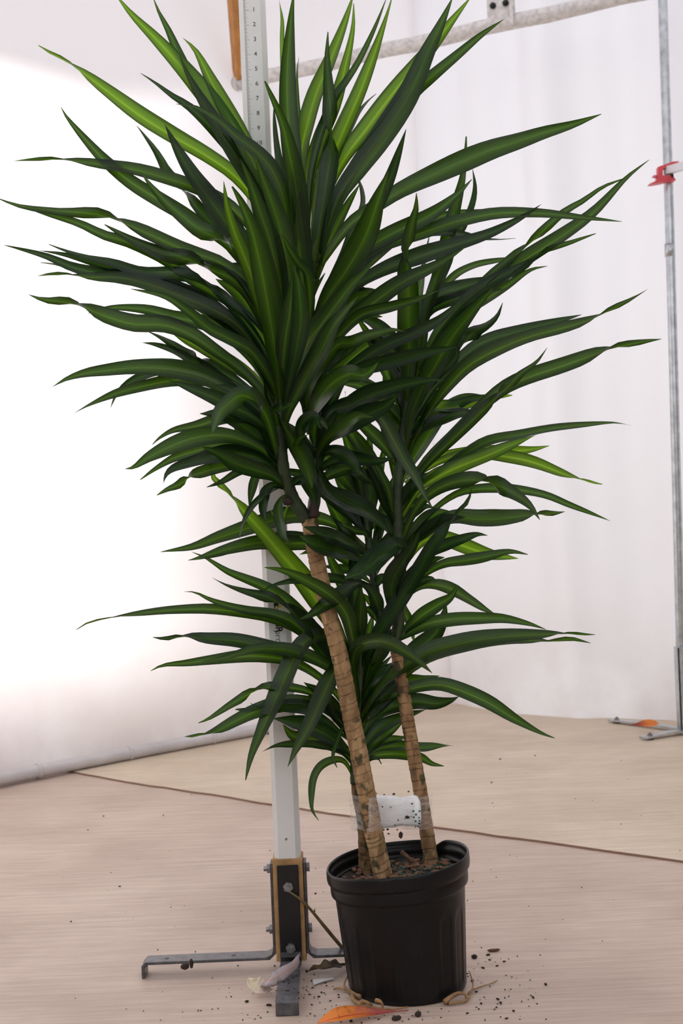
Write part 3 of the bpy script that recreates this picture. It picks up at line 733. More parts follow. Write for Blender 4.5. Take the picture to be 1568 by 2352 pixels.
LEAVES = [
 # --- tall shoots: upper left fan
 ('B', [(262, -18), (300, 30), (357, 88), (420, 158), (490, 245), (560, 345), (630, 460), (690, 600)], 42, .1, Yg),
 ('B', [(347, -18), (362, 25), (385, 70), (410, 125), (450, 200), (520, 310), (600, 440), (680, 600)], 24, .35),
 ('B', [(420, 88), (450, 118), (482, 180), (525, 265), (568, 350), (610, 430), (665, 540), (705, 650)], 36, .0, Yg),
 ('B', [(413, 126), (428, 165), (460, 225), (505, 300), (545, 365), (600, 450), (665, 570), (700, 680)], 38, -.3),
 ('B', [(88, 104), (118, 123), (170, 153), (240, 205), (320, 265), (400, 315), (480, 362), (550, 415), (620, 510), (690, 660)], 36, .1, Yg, .07),
 ('B', [(323, 169), (355, 190), (395, 220), (440, 250), (500, 310), (580, 410), (660, 560), (700, 690)], 27, -.1, Dp),
 ('A', [(404, 239), (450, 247), (500, 275), (545, 315), (590, 350), (630, 400), (655, 480), (665, 620), (660, 760)], 36, -.5),
 ('B', [(140, 247), (155, 272), (195, 320), (240, 368), (300, 418), (370, 462), (440, 505), (530, 570), (640, 700)], 32, .15),
 ('B', [(32, 370), (80, 366), (150, 370), (230, 379), (310, 390), (390, 412), (460, 437), (540, 485), (640, 610), (700, 740)], 30, 0, None, .1),
 ('B', [(314, 289), (335, 315), (362, 352), (395, 410), (440, 462), (490, 520), (560, 610), (660, 720)], 26, .3, Dp, .32),
 ('B', [(378, 285), (405, 340), (440, 400), (480, 455), (540, 540), (620, 640), (690, 740)], 44, -.1, Dp),
 ('A', [(324, 396), (345, 425), (380, 462), (425, 500), (462, 528), (500, 548), (545, 572), (585, 625), (620, 720), (645, 840)], 37, -.25, None, .42),
 ('A', [(-12, 453), (45, 472), (120, 482), (190, 488), (250, 500), (320, 528), (403, 566), (455, 585), (510, 606), (560, 650), (610, 750), (642, 880)], 28, -.1, None, .30),
 ('A', [(40, 470), (110, 492), (180, 513), (240, 541), (300, 558), (380, 595), (445, 645), (510, 685), (570, 730), (620, 810), (640, 900)], 27, .1),
 ('A', [(240, 516), (300, 548), (370, 578), (428, 594), (480, 618), (530, 640), (575, 690), (620, 790), (642, 900)], 31, -.3, None, .38),
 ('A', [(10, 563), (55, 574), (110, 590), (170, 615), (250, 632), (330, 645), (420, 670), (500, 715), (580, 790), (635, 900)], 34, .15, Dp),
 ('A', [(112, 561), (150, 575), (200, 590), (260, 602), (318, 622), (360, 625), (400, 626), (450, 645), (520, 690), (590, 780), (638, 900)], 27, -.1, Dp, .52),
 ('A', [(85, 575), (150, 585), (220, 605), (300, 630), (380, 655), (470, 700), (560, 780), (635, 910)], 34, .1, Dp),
 ('B', [(93, 603), (130, 608), (170, 618), (240, 632), (330, 655), (440, 700), (560, 790)], 15, .2),
 ('A', [(86, 634), (120, 629), (160, 632), (200, 637), (270, 637), (340, 652), (420, 682), (490, 712), (550, 752), (605, 830), (638, 920)], 32, -.3, None, .12),
 ('A', [(300, 663), (378, 681), (430, 715), (480, 755), (530, 780), (580, 810), (625, 880), (640, 940)], 27, -.45),
 ('A', [(66, 677), (100, 688), (145, 694), (185, 705), (235, 724), (306, 744), (375, 746), (434, 767), (490, 805), (545, 845), (600, 900), (638, 970)], 36, -.2, None, .15),
 ('A', [(203, 720), (240, 708), (285, 706), (340, 712), (400, 730), (465, 742), (530, 775), (590, 840), (636, 930)], 31, .05),
 ('A', [(386, 756), (425, 780), (465, 800), (520, 830), (580, 872), (632, 940)], 31, .2, Yg),
 ('A', [(340, 761), (365, 772), (395, 790), (423, 810), (470, 836), (530, 868), (610, 920)], 27, .35, Dp, .42),
 ('A', [(325, 786), (357, 791), (400, 806), (440, 828), (510, 870), (600, 930)], 24, .35, Dp),
 ('A', [(114, 893), (150, 872), (195, 858), (245, 851), (300, 845), (355, 845), (408, 850), (470, 866), (530, 898), (590, 945), (635, 1010)], 40, -.2),
 ('A', [(167, 950), (205, 930), (266, 905), (332, 887), (395, 874), (440, 872), (490, 876), (560, 900), (630, 960)], 30, .1),
 ('A', [(388, 873), (420, 885), (470, 905), (520, 928), (577, 955), (620, 990), (640, 1030)], 35, -.3, Dp),
 ('A', [(253, 942), (268, 905), (300, 876), (345, 858), (390, 850), (450, 858), (540, 895), (630, 970)], 22, .3, Dp),
 ('A', [(350, 1021), (368, 1005), (400, 988), (450, 979), (490, 967), (530, 960), (580, 968), (636, 1020)], 26, .2),
 ('A', [(488, 996), (494, 970), (505, 945), (525, 926), (553, 909), (585, 920), (610, 955), (625, 1000), (640, 1060)], 36, -.8, None, .5),
 ('A', [(287, 1078), (308, 1073), (345, 1048), (400, 1022), (460, 1005), (520, 1002), (575, 1018), (615, 1043), (648, 1080)], 38, -.3),
 ('A', [(322, 1102), (355, 1078), (400, 1052), (450, 1036), (510, 1022), (580, 1035), (645, 1080)], 29, .1),
 ('A', [(376, 1112), (382, 1092), (400, 1076), (440, 1062), (494, 1049), (556, 1045), (605, 1058), (652, 1095)], 36, -.1, Dp),
 ('A', [(361, 1138), (385, 1124), (413, 1112), (455, 1089), (510, 1073), (560, 1068), (610, 1080), (655, 1110)], 25, .1, None, .24),
 ('A', [(465, 1027), (500, 1042), (540, 1065), (590, 1082), (630, 1096), (660, 1125)], 36, -.7, Dp),
 ('A', [(475, 1119), (510, 1106), (550, 1083), (600, 1072), (645, 1090)], 18, .2, Dp),
 ('A', [(545, 1002), (575, 998), (605, 1010), (630, 1035), (645, 1060)], 22, .2, Dp),
 ('A', [(572, 1161), (578, 1130), (586, 1100), (600, 1080), (645, 1075)], 19, .3, Dp),
 ('A', [(566, 1036), (556, 1005), (545, 975), (560, 950), (620, 960)], 14, .4),
 # --- tall shoots: front and centre
 ('A', [(533, 428), (553, 465), (575, 520), (592, 585), (605, 645), (617, 710), (630, 790), (640, 870), (645, 950)], 52, -1.0),
 ('B', [(637, 535), (650, 547), (664, 572), (684, 602), (704, 630), (712, 690), (712, 780)], 19, -.8),
 ('B', [(752, 72), (750, 120), (752, 180), (757, 240), (760, 292), (761, 350), (748, 440), (730, 550), (718, 650), (712, 740)], 40, -.5, None, .33),
 ('B', [(675, -25), (666, 60), (659, 180), (662, 280), (672, 390), (688, 510), (704, 640)], 42, 0),
 ('B', [(610, 186), (628, 232), (648, 288), (662, 350), (680, 430), (692, 540), (700, 680)], 38, -.8),
 ('B', [(641, 0), (647, 45), (646, 100), (650, 170), (670, 300), (700, 480)], 18, .4, Yg),
 ('B', [(686, 132), (682, 170), (685, 260), (700, 420), (712, 560)], 12, .5),
 ('B', [(628, 250), (634, 320), (645, 400), (665, 500), (700, 640)], 18, .3, Dp),
 ('B', [(812, -15), (790, 55), (758, 140), (727, 214), (706, 286), (691, 357), (688, 470), (705, 620)], 35, .5, Yg),
 ('B', [(812, 8), (810, 70), (790, 165), (767, 245), (737, 320), (712, 408), (705, 540), (710, 640)], 32, .4, Yg),
 ('B', [(902, -12), (890, 32), (860, 122), (825, 214), (790, 296), (762, 365), (738, 470), (722, 600), (716, 690)], 38, .2, Yg),
 ('B', [(890, -10), (862, 62), (825, 138), (795, 186), (767, 228), (735, 310), (712, 420), (708, 560)], 18, .1),
 ('B', [(748, 160), (725, 220), (703, 290), (694, 370), (696, 470), (708, 600)], 30, .6, Yg),
 ('B', [(1085, -12), (1040, 44), (984, 117), (912, 204), (850, 286), (790, 365), (748, 460), (722, 600)], 35, .2, Yg),
 ('B', [(1040, -8), (1013, 54), (975, 135), (938, 219), (876, 316), (820, 393), (778, 455), (742, 560), (722, 660)], 50, -.2),
 ('B', [(1156, 44), (1106, 80), (1050, 128), (990, 178), (940, 222), (870, 310), (790, 430), (730, 600)], 31, .3),
 ('B', [(864, 217), (840, 238), (812, 275), (780, 350), (735, 520)], 19, .5, Dp),
 ('B', [(1381, 262), (1316, 286), (1250, 305), (1192, 325), (1130, 345), (1074, 368), (996, 403), (922, 438), (864, 475), (800, 520), (735, 610)], 44, .05, None),
 ('B', [(934, 296), (918, 345), (893, 415), (868, 470), (830, 540), (780, 620), (730, 720)], 32, -.5, Dp),
 ('B', [(892, 392), (868, 460), (838, 545), (795, 620), (745, 695), (712, 790)], 50, -.75),
 ('B', [(822, 402), (832, 440), (830, 480), (800, 560), (740, 680)], 18, .6, Dp),
 ('A', [(513, 416), (520, 470), (536, 525), (558, 580), (580, 640), (610, 740), (640, 860)], 31, -.3, Yg),
 ('A', [(552, 365), (575, 420), (600, 495), (622, 560), (640, 660), (648, 780), (648, 900)], 42, -.55),
 ('A', [(582, 345), (600, 405), (628, 480), (647, 540), (662, 640), (660, 760), (652, 880)], 40, -.5),
 ('A', [(679, 610), (674, 655), (664, 719), (652, 800), (646, 900)], 34, -.7),
 ('A', [(672, 605), (686, 655), (691, 735), (682, 800), (664, 880), (650, 950)], 36, -.85, Dp),
 ('B', [(655, 300), (668, 400), (680, 496), (690, 600), (698, 720), (702, 830)], 44, -.6),
 ('A', [(860, 598), (838, 625), (806, 655), (771, 700), (739, 744), (705, 790), (672, 880), (650, 960)], 44, -.6),
 ('A', [(822, 680), (795, 712), (765, 750), (740, 800), (706, 860), (670, 930), (650, 990)], 38, -.65),
 ('B', [(1069, 568), (1035, 588), (996, 612), (922, 651), (849, 703), (790, 745), (730, 830)], 37, -.3),
 ('B', [(1011, 664), (962, 686), (898, 706), (824, 727), (765, 790), (720, 880)], 25, -.5),
 ('B', [(1084, 411), (1045, 451), (986, 495), (898, 539), (824, 583), (770, 640), (720, 740)], 37, -.1),
 ('B', [(1428, 510), (1339, 501), (1241, 490), (1143, 490), (1055, 508), (971, 536), (873, 570), (790, 630), (720, 740)], 28, .0),
 ('B', [(1184, 547), (1143, 552), (1100, 550), (1050, 538), (990, 534), (920, 550), (830, 610), (730, 740)], 22, .3, Dp),
 ('B', [(1242, 470), (1192, 503), (1118, 539), (1045, 563), (962, 590), (873, 624), (800, 672), (730, 770)], 36, -.05, Dp),
 ('B', [(1152, 479), (1094, 485), (1035, 492), (985, 508), (900, 560), (760, 700)], 19, .4),
 ('B', [(930, 762), (905, 758), (880, 762), (844, 771), (806, 787), (774, 793), (742, 832), (712, 890), (700, 960)], 27, -.85, None),
 ('B', [(868, 832), (853, 850), (832, 862), (803, 860), (771, 876), (742, 905), (718, 950), (712, 1000)], 40, -.9),
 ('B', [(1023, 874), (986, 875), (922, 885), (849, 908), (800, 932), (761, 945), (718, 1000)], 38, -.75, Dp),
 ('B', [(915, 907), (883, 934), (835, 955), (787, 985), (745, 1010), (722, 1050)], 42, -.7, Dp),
 ('B', [(856, 958), (822, 958), (790, 980), (752, 1008), (722, 1060)], 34, -.85),
 ('B', [(1048, 796), (971, 812), (898, 831), (830, 850), (770, 890), (715, 980)], 31, -.4, Dp),
 ('B', [(1069, 679), (1011, 733), (947, 767), (888, 792), (829, 826), (765, 880), (715, 960)], 27, -.2, Dp),
 ('B', [(905, 1051), (867, 1060), (819, 1056), (780, 1054), (728, 1080)], 30, -.6, Dp),
 ('B', [(825, 1093), (812, 1067), (785, 1043), (755, 1036), (726, 1060)], 31, -.9, Dp),
 ('A', [(677, 919), (664, 932), (648, 938), (636, 940), (634, 958), (642, 985)], 20, -.9),
 ('A', [(716, 1122), (708, 1085), (690, 1045), (668, 1005), (650, 975), (643, 950)], 36, -.8),
 ('A', [(726, 1166), (717, 1135), (703, 1108), (690, 1102), (672, 1112), (662, 1125)], 26, -.8, Dp),
 ('A', [(668, 1250), (656, 1235), (647, 1210), (640, 1182), (642, 1158), (655, 1142), (676, 1148)], 22, -.5),
 ('A', [(610, 1195), (605, 1172), (608, 1147), (613, 1127), (630, 1115), (660, 1122)], 22, -.3, Dp),
 ('A', [(622, 1170), (631, 1188), (646, 1201), (655, 1175), (668, 1150)], 8, -.2, Yg),
 ('B', [(735, 985), (722, 955), (700, 965), (690, 990), (700, 1030), (722, 1060)], 22, -.9, Dp),
 ('B', [(752, 985), (735, 970), (722, 985), (722, 1030)], 22, -.9),
 ('B', [(705, 1000), (688, 1008), (680, 1030), (700, 1060), (722, 1090)], 18, -.9),
 ('B', [(993, 1168), (972, 1134), (950, 1092), (927, 1055), (899, 1003), (868, 955), (800, 920), (720, 960)], 30, -.55),
 ('B', [(893, 1225), (868, 1200), (830, 1168), (791, 1149), (755, 1130), (738, 1100), (728, 1060)], 40, -.8, Dp),
 # --- right hand shoot
 ('C', [(1069, 313), (1067, 358), (1061, 416), (1045, 485), (1025, 563), (1006, 632), (981, 705), (962, 790), (948, 880)], 30, -.1),
 ('C', [(1085, 384), (1090, 425), (1085, 460), (1070, 500), (1048, 548), (1015, 640), (965, 780)], 20, .1, Dp, .42),
 ('C', [(1491, 369), (1437, 412), (1363, 487), (1290, 541), (1216, 590), (1143, 644), (1070, 700), (1000, 790), (950, 900)], 34, .05),
 ('C', [(1440, 407), (1385, 428), (1339, 460), (1290, 490), (1226, 549), (1167, 602), (1110, 650), (1030, 750), (955, 880)], 22, .15, None, .4),
 ('C', [(1368, 536), (1314, 554), (1265, 573), (1202, 612), (1133, 644), (1069, 690), (1000, 770), (950, 880)], 25, -.05, None, .22),
 ('C', [(1256, 612), (1216, 622), (1162, 657), (1094, 700), (1035, 735), (960, 850)], 23, .2),
 ('C', [(1195, 590), (1143, 598), (1084, 612), (1035, 642), (990, 710), (955, 800)], 17, .4),
 ('C', [(956, 443), (955, 480), (944, 518), (938, 565), (936, 625), (939, 690), (938, 760), (938, 850), (934, 960)], 46, -.6, None, .26),
 ('C', [(1162, 664), (1104, 671), (1045, 687), (990, 712), (955, 770)], 28, .1, Dp),
 ('C', [(1133, 637), (1074, 655), (1011, 678), (965, 720), (950, 790)], 36, .1, Dp),
 ('C', [(1133, 660), (1074, 728), (1030, 787), (996, 846), (965, 900), (942, 963), (930, 1050)], 46, -.4),
 ('C', [(1155, 695), (1142, 725), (1120, 745), (1088, 762), (1062, 795), (1042, 828), (1008, 860), (960, 920), (938, 1000)], 30, -.3, Dp, .32),
 ('C', [(1487, 664), (1430, 697), (1363, 732), (1290, 754), (1216, 773), (1143, 803), (1074, 842), (1020, 900), (981, 954), (947, 1020), (925, 1090)], 32, 0, None, .14),
 ('C', [(1335, 723), (1270, 740), (1192, 761), (1118, 783), (1064, 818), (1000, 885), (940, 980)], 30, .3, Dp),
 ('C', [(1518, 779), (1480, 784), (1437, 794), (1363, 816), (1290, 841), (1216, 865), (1162, 890), (1113, 929), (1045, 993), (986, 1047), (957, 1085), (925, 1140)], 33, 0, None, .15),
 ('C', [(1258, 799), (1231, 831), (1192, 858), (1165, 892), (1113, 938), (1040, 1008), (970, 1080), (925, 1150)], 27, -.2, None, .28),
 ('C', [(1176, 908), (1140, 912), (1104, 918), (1045, 935), (991, 940), (930, 980)], 29, .35, Yg),
 ('C', [(1448, 976), (1407, 970), (1339, 976), (1265, 985), (1192, 999), (1118, 1014), (1060, 1047), (1011, 1081), (960, 1120), (920, 1180)], 21, .05, None),
 ('C', [(1233, 998), (1182, 1019), (1118, 1047), (1045, 1076), (996, 1101), (960, 1128), (922, 1190)], 32, -.1, Yg),
 ('C', [(1261, 1024), (1216, 1033), (1153, 1037), (1074, 1040), (996, 1053), (930, 1100)], 28, .35, Yg),
 ('C', [(1384, 1112), (1350, 1106), (1290, 1086), (1231, 1064), (1172, 1051), (1094, 1043), (1020, 1055), (930, 1110)], 28, .2, Yg, .1),
 ('C', [(1240, 1194), (1216, 1161), (1178, 1132), (1135, 1112), (1080, 1103), (1022, 1115), (976, 1144), (946, 1186), (920, 1250)], 36, -.3, None, .33),
 ('C', [(1400, 1197), (1367, 1184), (1309, 1161), (1252, 1137), (1187, 1125), (1118, 1123), (1060, 1132), (1015, 1157), (976, 1192), (925, 1250)], 20, .1),
 ('C', [(1297, 1175), (1262, 1180), (1214, 1184), (1156, 1192), (1099, 1194), (1049, 1190), (1003, 1202), (969, 1226), (925, 1290)], 38, 0, None, .12),
 ('C', [(1120, 1230), (1095, 1228), (1060, 1239), (1022, 1253), (990, 1270), (930, 1320)], 26, -.2, Dp),
 ('C', [(1212, 1273), (1170, 1268), (1118, 1279), (1064, 1288), (1022, 1295), (984, 1314), (925, 1360)], 25, 0),
 ('C', [(1190, 1283), (1126, 1274), (1080, 1260), (1041, 1245), (1003, 1235), (965, 1250), (922, 1310)], 35, .25, Yg),
 ('C', [(1020, 1281), (995, 1287), (968, 1308), (922, 1360)], 28, .1, Dp),
 ('C', [(1138, 1412), (1112, 1400), (1080, 1379), (1041, 1356), (1003, 1344), (965, 1348), (934, 1370), (915, 1410)], 27, .1),
 ('C', [(1002, 1338), (990, 1329), (965, 1336), (942, 1352), (918, 1390)], 20, -.1, Dp),
 ('C', [(1052, 1343), (1034, 1371), (1003, 1391), (965, 1417), (930, 1448), (908, 1475)], 31, -.2),
 ('C', [(952, 1472), (942, 1440), (930, 1410), (920, 1380), (918, 1350)], 19, .2),
 ('C', [(962, 1216), (957, 1241), (940, 1270), (919, 1300), (900, 1345), (905, 1420)], 40, -.5, Dp),
 ('C', [(790, 1330), (822, 1317), (848, 1302), (872, 1280), (895, 1262), (918, 1252), (924, 1290)], 46, -1.0, Dp),
 ('C', [(848, 1050), (868, 1075), (890, 1126), (902, 1175), (915, 1230)], 17, -.2),
 ('C', [(835, 1060), (858, 1098), (880, 1152), (905, 1200), (916, 1260)], 18, -.1, Dp),
 ('C', [(985, 545), (968, 640), (955, 720), (948, 800), (940, 900)], 22, .5),
 ('C', [(1012, 850), (985, 920), (955, 990), (930, 1060)], 28, .3, Dp),
 ('C', [(880, 840), (890, 920), (905, 1000), (915, 1090)], 30, .3),
 ('C', [(870, 900), (885, 980), (900, 1050), (912, 1130)], 26, .2),
 ('C', [(1050, 1060), (1000, 1090), (960, 1150), (922, 1230)], 26, .3, Yg),
 # --- inner shoot
 ('D', [(697, 1211), (740, 1228), (779, 1241), (817, 1256), (848, 1275)], 33, -.9, Dp),
 ('D', [(686, 1231), (715, 1246), (753, 1260), (791, 1272), (848, 1295)], 35, -.9, Dp),
 ('D', [(786, 1204), (812, 1218), (838, 1226), (850, 1250)], 17, -.6),
 ('D', [(688, 1422), (715, 1411), (753, 1384), (791, 1358), (822, 1340), (858, 1350)], 32, -.9, Dp),
 ('D', [(369, 1268), (440, 1258), (502, 1235), (565, 1214), (614, 1199), (656, 1187), (700, 1187), (770, 1205), (842, 1260)], 39, -.2),
 ('D', [(431, 1287), (461, 1281), (511, 1266), (565, 1252), (606, 1246), (668, 1248), (710, 1250), (775, 1262), (850, 1300)], 35, -.2),
 ('D', [(470, 1284), (510, 1272), (550, 1258), (620, 1240), (700, 1235), (846, 1275)], 24, -.1, Dp),
 ('D', [(606, 1354), (640, 1342), (700, 1332), (770, 1330), (856, 1350)], 24, -.5, Dp),
 ('D', [(552, 1250), (560, 1200), (590, 1150), (660, 1110), (760, 1120), (840, 1180)], 18, -.7, Dp),
 ('D', [(824, 1341), (845, 1351), (860, 1372), (876, 1425)], 30, -.3, Dp),
 ('D', [(828, 1362), (846, 1380), (872, 1420)], 13, -.1),
 ('D', [(832, 1396), (852, 1404), (868, 1430)], 20, -.2, Dp),
 ('D', [(905, 1345), (885, 1330), (868, 1335), (860, 1360)], 22, -.3, Dp),
 ('D', [(763, 1030), (780, 1100), (810, 1160), (842, 1230)], 26, .1),
 ('D', [(800, 1000), (806, 1080), (820, 1150), (842, 1220)], 28, .2),
 ('D', [(850, 960), (848, 1050), (842, 1130), (842, 1210)], 26, .2),
 ('D', [(790, 900), (800, 1000), (815, 1090), (840, 1180)], 24, .3),
 ('D', [(890, 1000), (872, 1080), (855, 1160), (846, 1230)], 24, .3),
 ('D', [(740, 1120), (770, 1180), (800, 1230), (848, 1290)], 28, .0),
 ('D', [(900, 1120), (885, 1180), (868, 1240), (855, 1310)], 22, .2),
 ('D', [(757, 1180), (790, 1225), (830, 1260), (852, 1310)], 22, .2, Dp),
 ('D', [(985, 1180), (950, 1205), (900, 1250), (858, 1330)], 20, .3),
 ('D', [(740, 1300), (780, 1305), (820, 1315), (858, 1345)], 22, .2, Dp),
 # --- short cane
 ('E', [(478, 1054), (492, 1100), (515, 1125), (565, 1180), (606, 1226), (648, 1276), (689, 1326), (722, 1373), (765, 1440), (800, 1520), (822, 1600)], 46, -1.6, Yg, .12),
 ('E', [(606, 1303), (638, 1308), (668, 1317), (702, 1333), (740, 1354), (773, 1379), (797, 1415), (812, 1480), (826, 1570)], 33, -.65),
 ('E', [(441, 1268), (475, 1283), (520, 1312), (565, 1331), (606, 1348), (648, 1373), (689, 1411), (730, 1458), (780, 1530), (822, 1630)], 27, -.15),
 ('E', [(488, 1326), (520, 1342), (560, 1356), (598, 1366), (630, 1379), (668, 1402), (710, 1440), (750, 1485), (790, 1545), (822, 1640)], 32, -.2, Dp, .32),
 ('E', [(422, 1359), (449, 1361), (482, 1377), (523, 1391), (569, 1402), (630, 1412), (680, 1436), (740, 1500), (820, 1640)], 27, -.1),
 ('E', [(175, 1446), (204, 1430), (266, 1418), (337, 1407), (399, 1401), (482, 1399), (565, 1408), (627, 1421), (681, 1445), (735, 1490), (785, 1560), (820, 1660)], 24, -.2, None, .09),
 ('E', [(351, 1464), (385, 1467), (428, 1463), (479, 1468), (539, 1472), (597, 1483), (650, 1495), (700, 1509), (756, 1536), (820, 1610)], 32, -.1, Dp, .10),
 ('E', [(463, 1521), (507, 1513), (549, 1500), (587, 1490), (644, 1491), (699, 1505), (756, 1533), (800, 1580), (822, 1650)], 30, -.3),
 ('E', [(346, 1541), (375, 1528), (428, 1523), (475, 1517), (555, 1508), (603, 1508), (667, 1519), (730, 1554), (778, 1602), (820, 1680)], 27, -.2),
 ('E', [(455, 1661), (479, 1651), (507, 1633), (539, 1612), (587, 1588), (628, 1578), (683, 1582), (724, 1596), (772, 1634), (818, 1700)], 21, -.3, None, .33),
 ('E', [(424, 1692), (462, 1689), (495, 1681), (539, 1658), (587, 1636), (651, 1619), (708, 1618), (750, 1630), (788, 1665), (816, 1720)], 35, -.35, None, .08),
 ('E', [(540, 1630), (575, 1630), (640, 1625), (720, 1640), (812, 1710)], 22, -.25, Dp),
 ('E', [(576, 1613), (590, 1622), (640, 1615), (720, 1620), (816, 1690)], 12, -.3, Dp),
 ('E', [(564, 1792), (578, 1735), (603, 1674), (632, 1607), (657, 1550), (683, 1495), (711, 1466), (745, 1460), (785, 1480), (822, 1570)], 40, -.45),
 ('E', [(660, 1763), (680, 1722), (705, 1677), (730, 1623), (753, 1572), (778, 1530), (800, 1525), (822, 1590)], 38, -.45),
 ('E', [(603, 1726), (635, 1713), (683, 1709), (730, 1712), (775, 1724), (814, 1760)], 17, -.4, Dp),
 ('E', [(626, 1650), (660, 1658), (705, 1668), (750, 1688), (814, 1740)], 44, -.2, Dp),
 ('E', [(650, 1664), (672, 1690), (715, 1698), (765, 1712), (814, 1750)], 36, -.1),
 ('E', [(680, 1612), (724, 1604), (762, 1622), (790, 1657), (818, 1700)], 26, 0, Dp),
 ('E', [(773, 1763), (765, 1738), (776, 1696), (790, 1672), (816, 1690)], 10, -.5),
 ('E', [(733, 1884), (717, 1855), (718, 1800), (734, 1765), (762, 1748), (790, 1750), (814, 1790)], 18, -.2),
 ('E', [(992, 1546), (962, 1520), (922, 1492), (884, 1474), (846, 1474), (818, 1492), (812, 1540), (822, 1610)], 33, -.75),
 ('E', [(836, 1481), (816, 1495), (807, 1534), (813, 1590), (820, 1650)], 34, -.5),
 ('E', [(1274, 1695), (1236, 1681), (1178, 1650), (1121, 1614), (1064, 1588), (1021, 1574), (987, 1573), (937, 1584), (891, 1601), (853, 1630), (822, 1690)], 33, .12),
 ('E', [(1054, 1599), (1033, 1609), (999, 1616), (949, 1612), (891, 1628), (849, 1665), (818, 1720)], 36, .2, Dp),
 ('E', [(1009, 1553), (976, 1560), (937, 1563), (885, 1595), (822, 1670)], 28, .2),
 ('E', [(945, 1540), (939, 1568), (905, 1600), (822, 1680)], 15, .3),
 ('E', [(978, 1630), (930, 1645), (880, 1668), (845, 1702), (818, 1750)], 28, .2, Dp),
 ('E', [(930, 1655), (895, 1680), (850, 1720), (818, 1760)], 22, .1),
 ('E', [(1040, 1712), (1006, 1714), (968, 1718), (914, 1714), (872, 1719), (842, 1737), (816, 1770)], 23, .2),
 ('E', [(1019, 1760), (991, 1754), (968, 1741), (930, 1733), (884, 1733), (850, 1742), (816, 1780)], 26, .25),
 ('E', [(940, 1690), (891, 1702), (853, 1719), (816, 1760)], 18, .2),
 ('E', [(876, 1755), (866, 1742), (842, 1745), (816, 1765)], 9, 0, Dp),
 ('E', [(1083, 1122), (1073, 1153), (1049, 1182), (1022, 1217), (995, 1253), (972, 1295), (927, 1368), (890, 1425), (862, 1470), (840, 1530), (828, 1600)], 36, -.35, Dp, .12),
 ('E', [(1253, 1446), (1214, 1433), (1156, 1421), (1099, 1420), (1041, 1423), (984, 1433), (946, 1448), (907, 1468), (870, 1500), (832, 1590)], 30, .1),
 ('E', [(1366, 1458), (1313, 1456), (1252, 1458), (1175, 1461), (1099, 1469), (1041, 1482), (984, 1500), (930, 1530), (870, 1580), (826, 1660)], 40, .1, None, .09),
 ('E', [(1356, 1477), (1310, 1467), (1263, 1472), (1175, 1470), (1080, 1485), (960, 1530), (830, 1650)], 22, .3, None, .15),
 ('E', [(1025, 1388), (1016, 1425), (995, 1460), (962, 1490), (910, 1545), (830, 1650)], 42, .3, Dp),
 ('E', [(838, 1398), (832, 1430), (829, 1480), (824, 1570)], 22, -.1),
 ('E', [(800, 1170), (806, 1230), (812, 1300), (814, 1370), (813, 1450), (824, 1570)], 32, .1, Dp),
 ('E', [(740, 1235), (757, 1280), (775, 1325), (794, 1380), (808, 1460), (824, 1570)], 32, .1),
 ('E', [(770, 1415), (782, 1450), (800, 1500), (822, 1580)], 15, 0),
 ('E', [(912, 1440), (885, 1490), (855, 1530), (832, 1600)], 30, 0),
 ('E', [(905, 1520), (868, 1550), (842, 1590), (824, 1640)], 28, 0, Dp),
 ('E', [(910, 1565), (868, 1598), (842, 1630), (822, 1680)], 22, .1),
 ('E', [(860, 1440), (848, 1490), (836, 1550), (826, 1610)], 26, 0, Yg),
 ('E', [(790, 1395), (806, 1450), (818, 1520), (826, 1590)], 28, 0, Yg),
 ('E', [(750, 1480), (780, 1540), (806, 1600), (820, 1660)], 24, 0, Dp),
]
for L in LEAVES: leaf(*L)
# shorter leaves deep inside each crown, turned away behind the shoots
random.seed(21)
for sh, n, y0, y1, lo, hi in (('A', 10, 800, 1060, .45, .8), ('B', 16, 680, 1040, .2, .8), ('C', 14, 800, 1240, .2, .9), ('D', 6, 1160, 1330, .2, .7), ('E', 6, 1500, 1720, .2, .7)):
    pp = sorted(SH[sh], key=lambda p: p[1])
    for i in range(n):
        py = random.uniform(y0, y1)
        bx = min(pp, key=lambda p: abs(p[1]-py))[0]
        an = math.radians(random.uniform(-62, 62)); Lp = random.uniform(150, 300)
        dx, dy = math.sin(an)*Lp, -math.cos(an)*Lp
        dr_ = 26*math.sin(an)**2
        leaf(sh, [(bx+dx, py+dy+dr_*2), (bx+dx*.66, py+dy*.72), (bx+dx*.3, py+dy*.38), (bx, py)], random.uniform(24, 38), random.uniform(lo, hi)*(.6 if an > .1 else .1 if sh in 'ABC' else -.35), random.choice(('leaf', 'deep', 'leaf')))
random.seed(33)
for sh, n, y0, y1, lo, hi in (('B', 12, 900, 1110, -.5, .1), ('A', 4, 960, 1090, -.4, 0), ('C', 10, 960, 1300, -.4, .2), ('D', 6, 1180, 1340, -.2, .3)):
    pp = sorted(SH[sh], key=lambda p: p[1])
    for i in range(n):
        py = random.uniform(y0, y1); bx = min(pp, key=lambda p: abs(p[1]-py))[0]
        an = math.radians(random.uniform(-50, 65) if sh != 'A' else random.uniform(-60, -5)); Lp = random.uniform(110, 210)
        dx, dy = math.sin(an)*Lp, -math.cos(an)*Lp*.9
        leaf(sh, [(bx+dx*1.05, py+dy+36*math.sin(an)**2), (bx+dx*.7, py+dy*.74), (bx+dx*.3, py+dy*.40), (bx, py)], random.uniform(24, 36), random.uniform(lo, hi), random.choice(('leaf', 'deep', 'deep')))
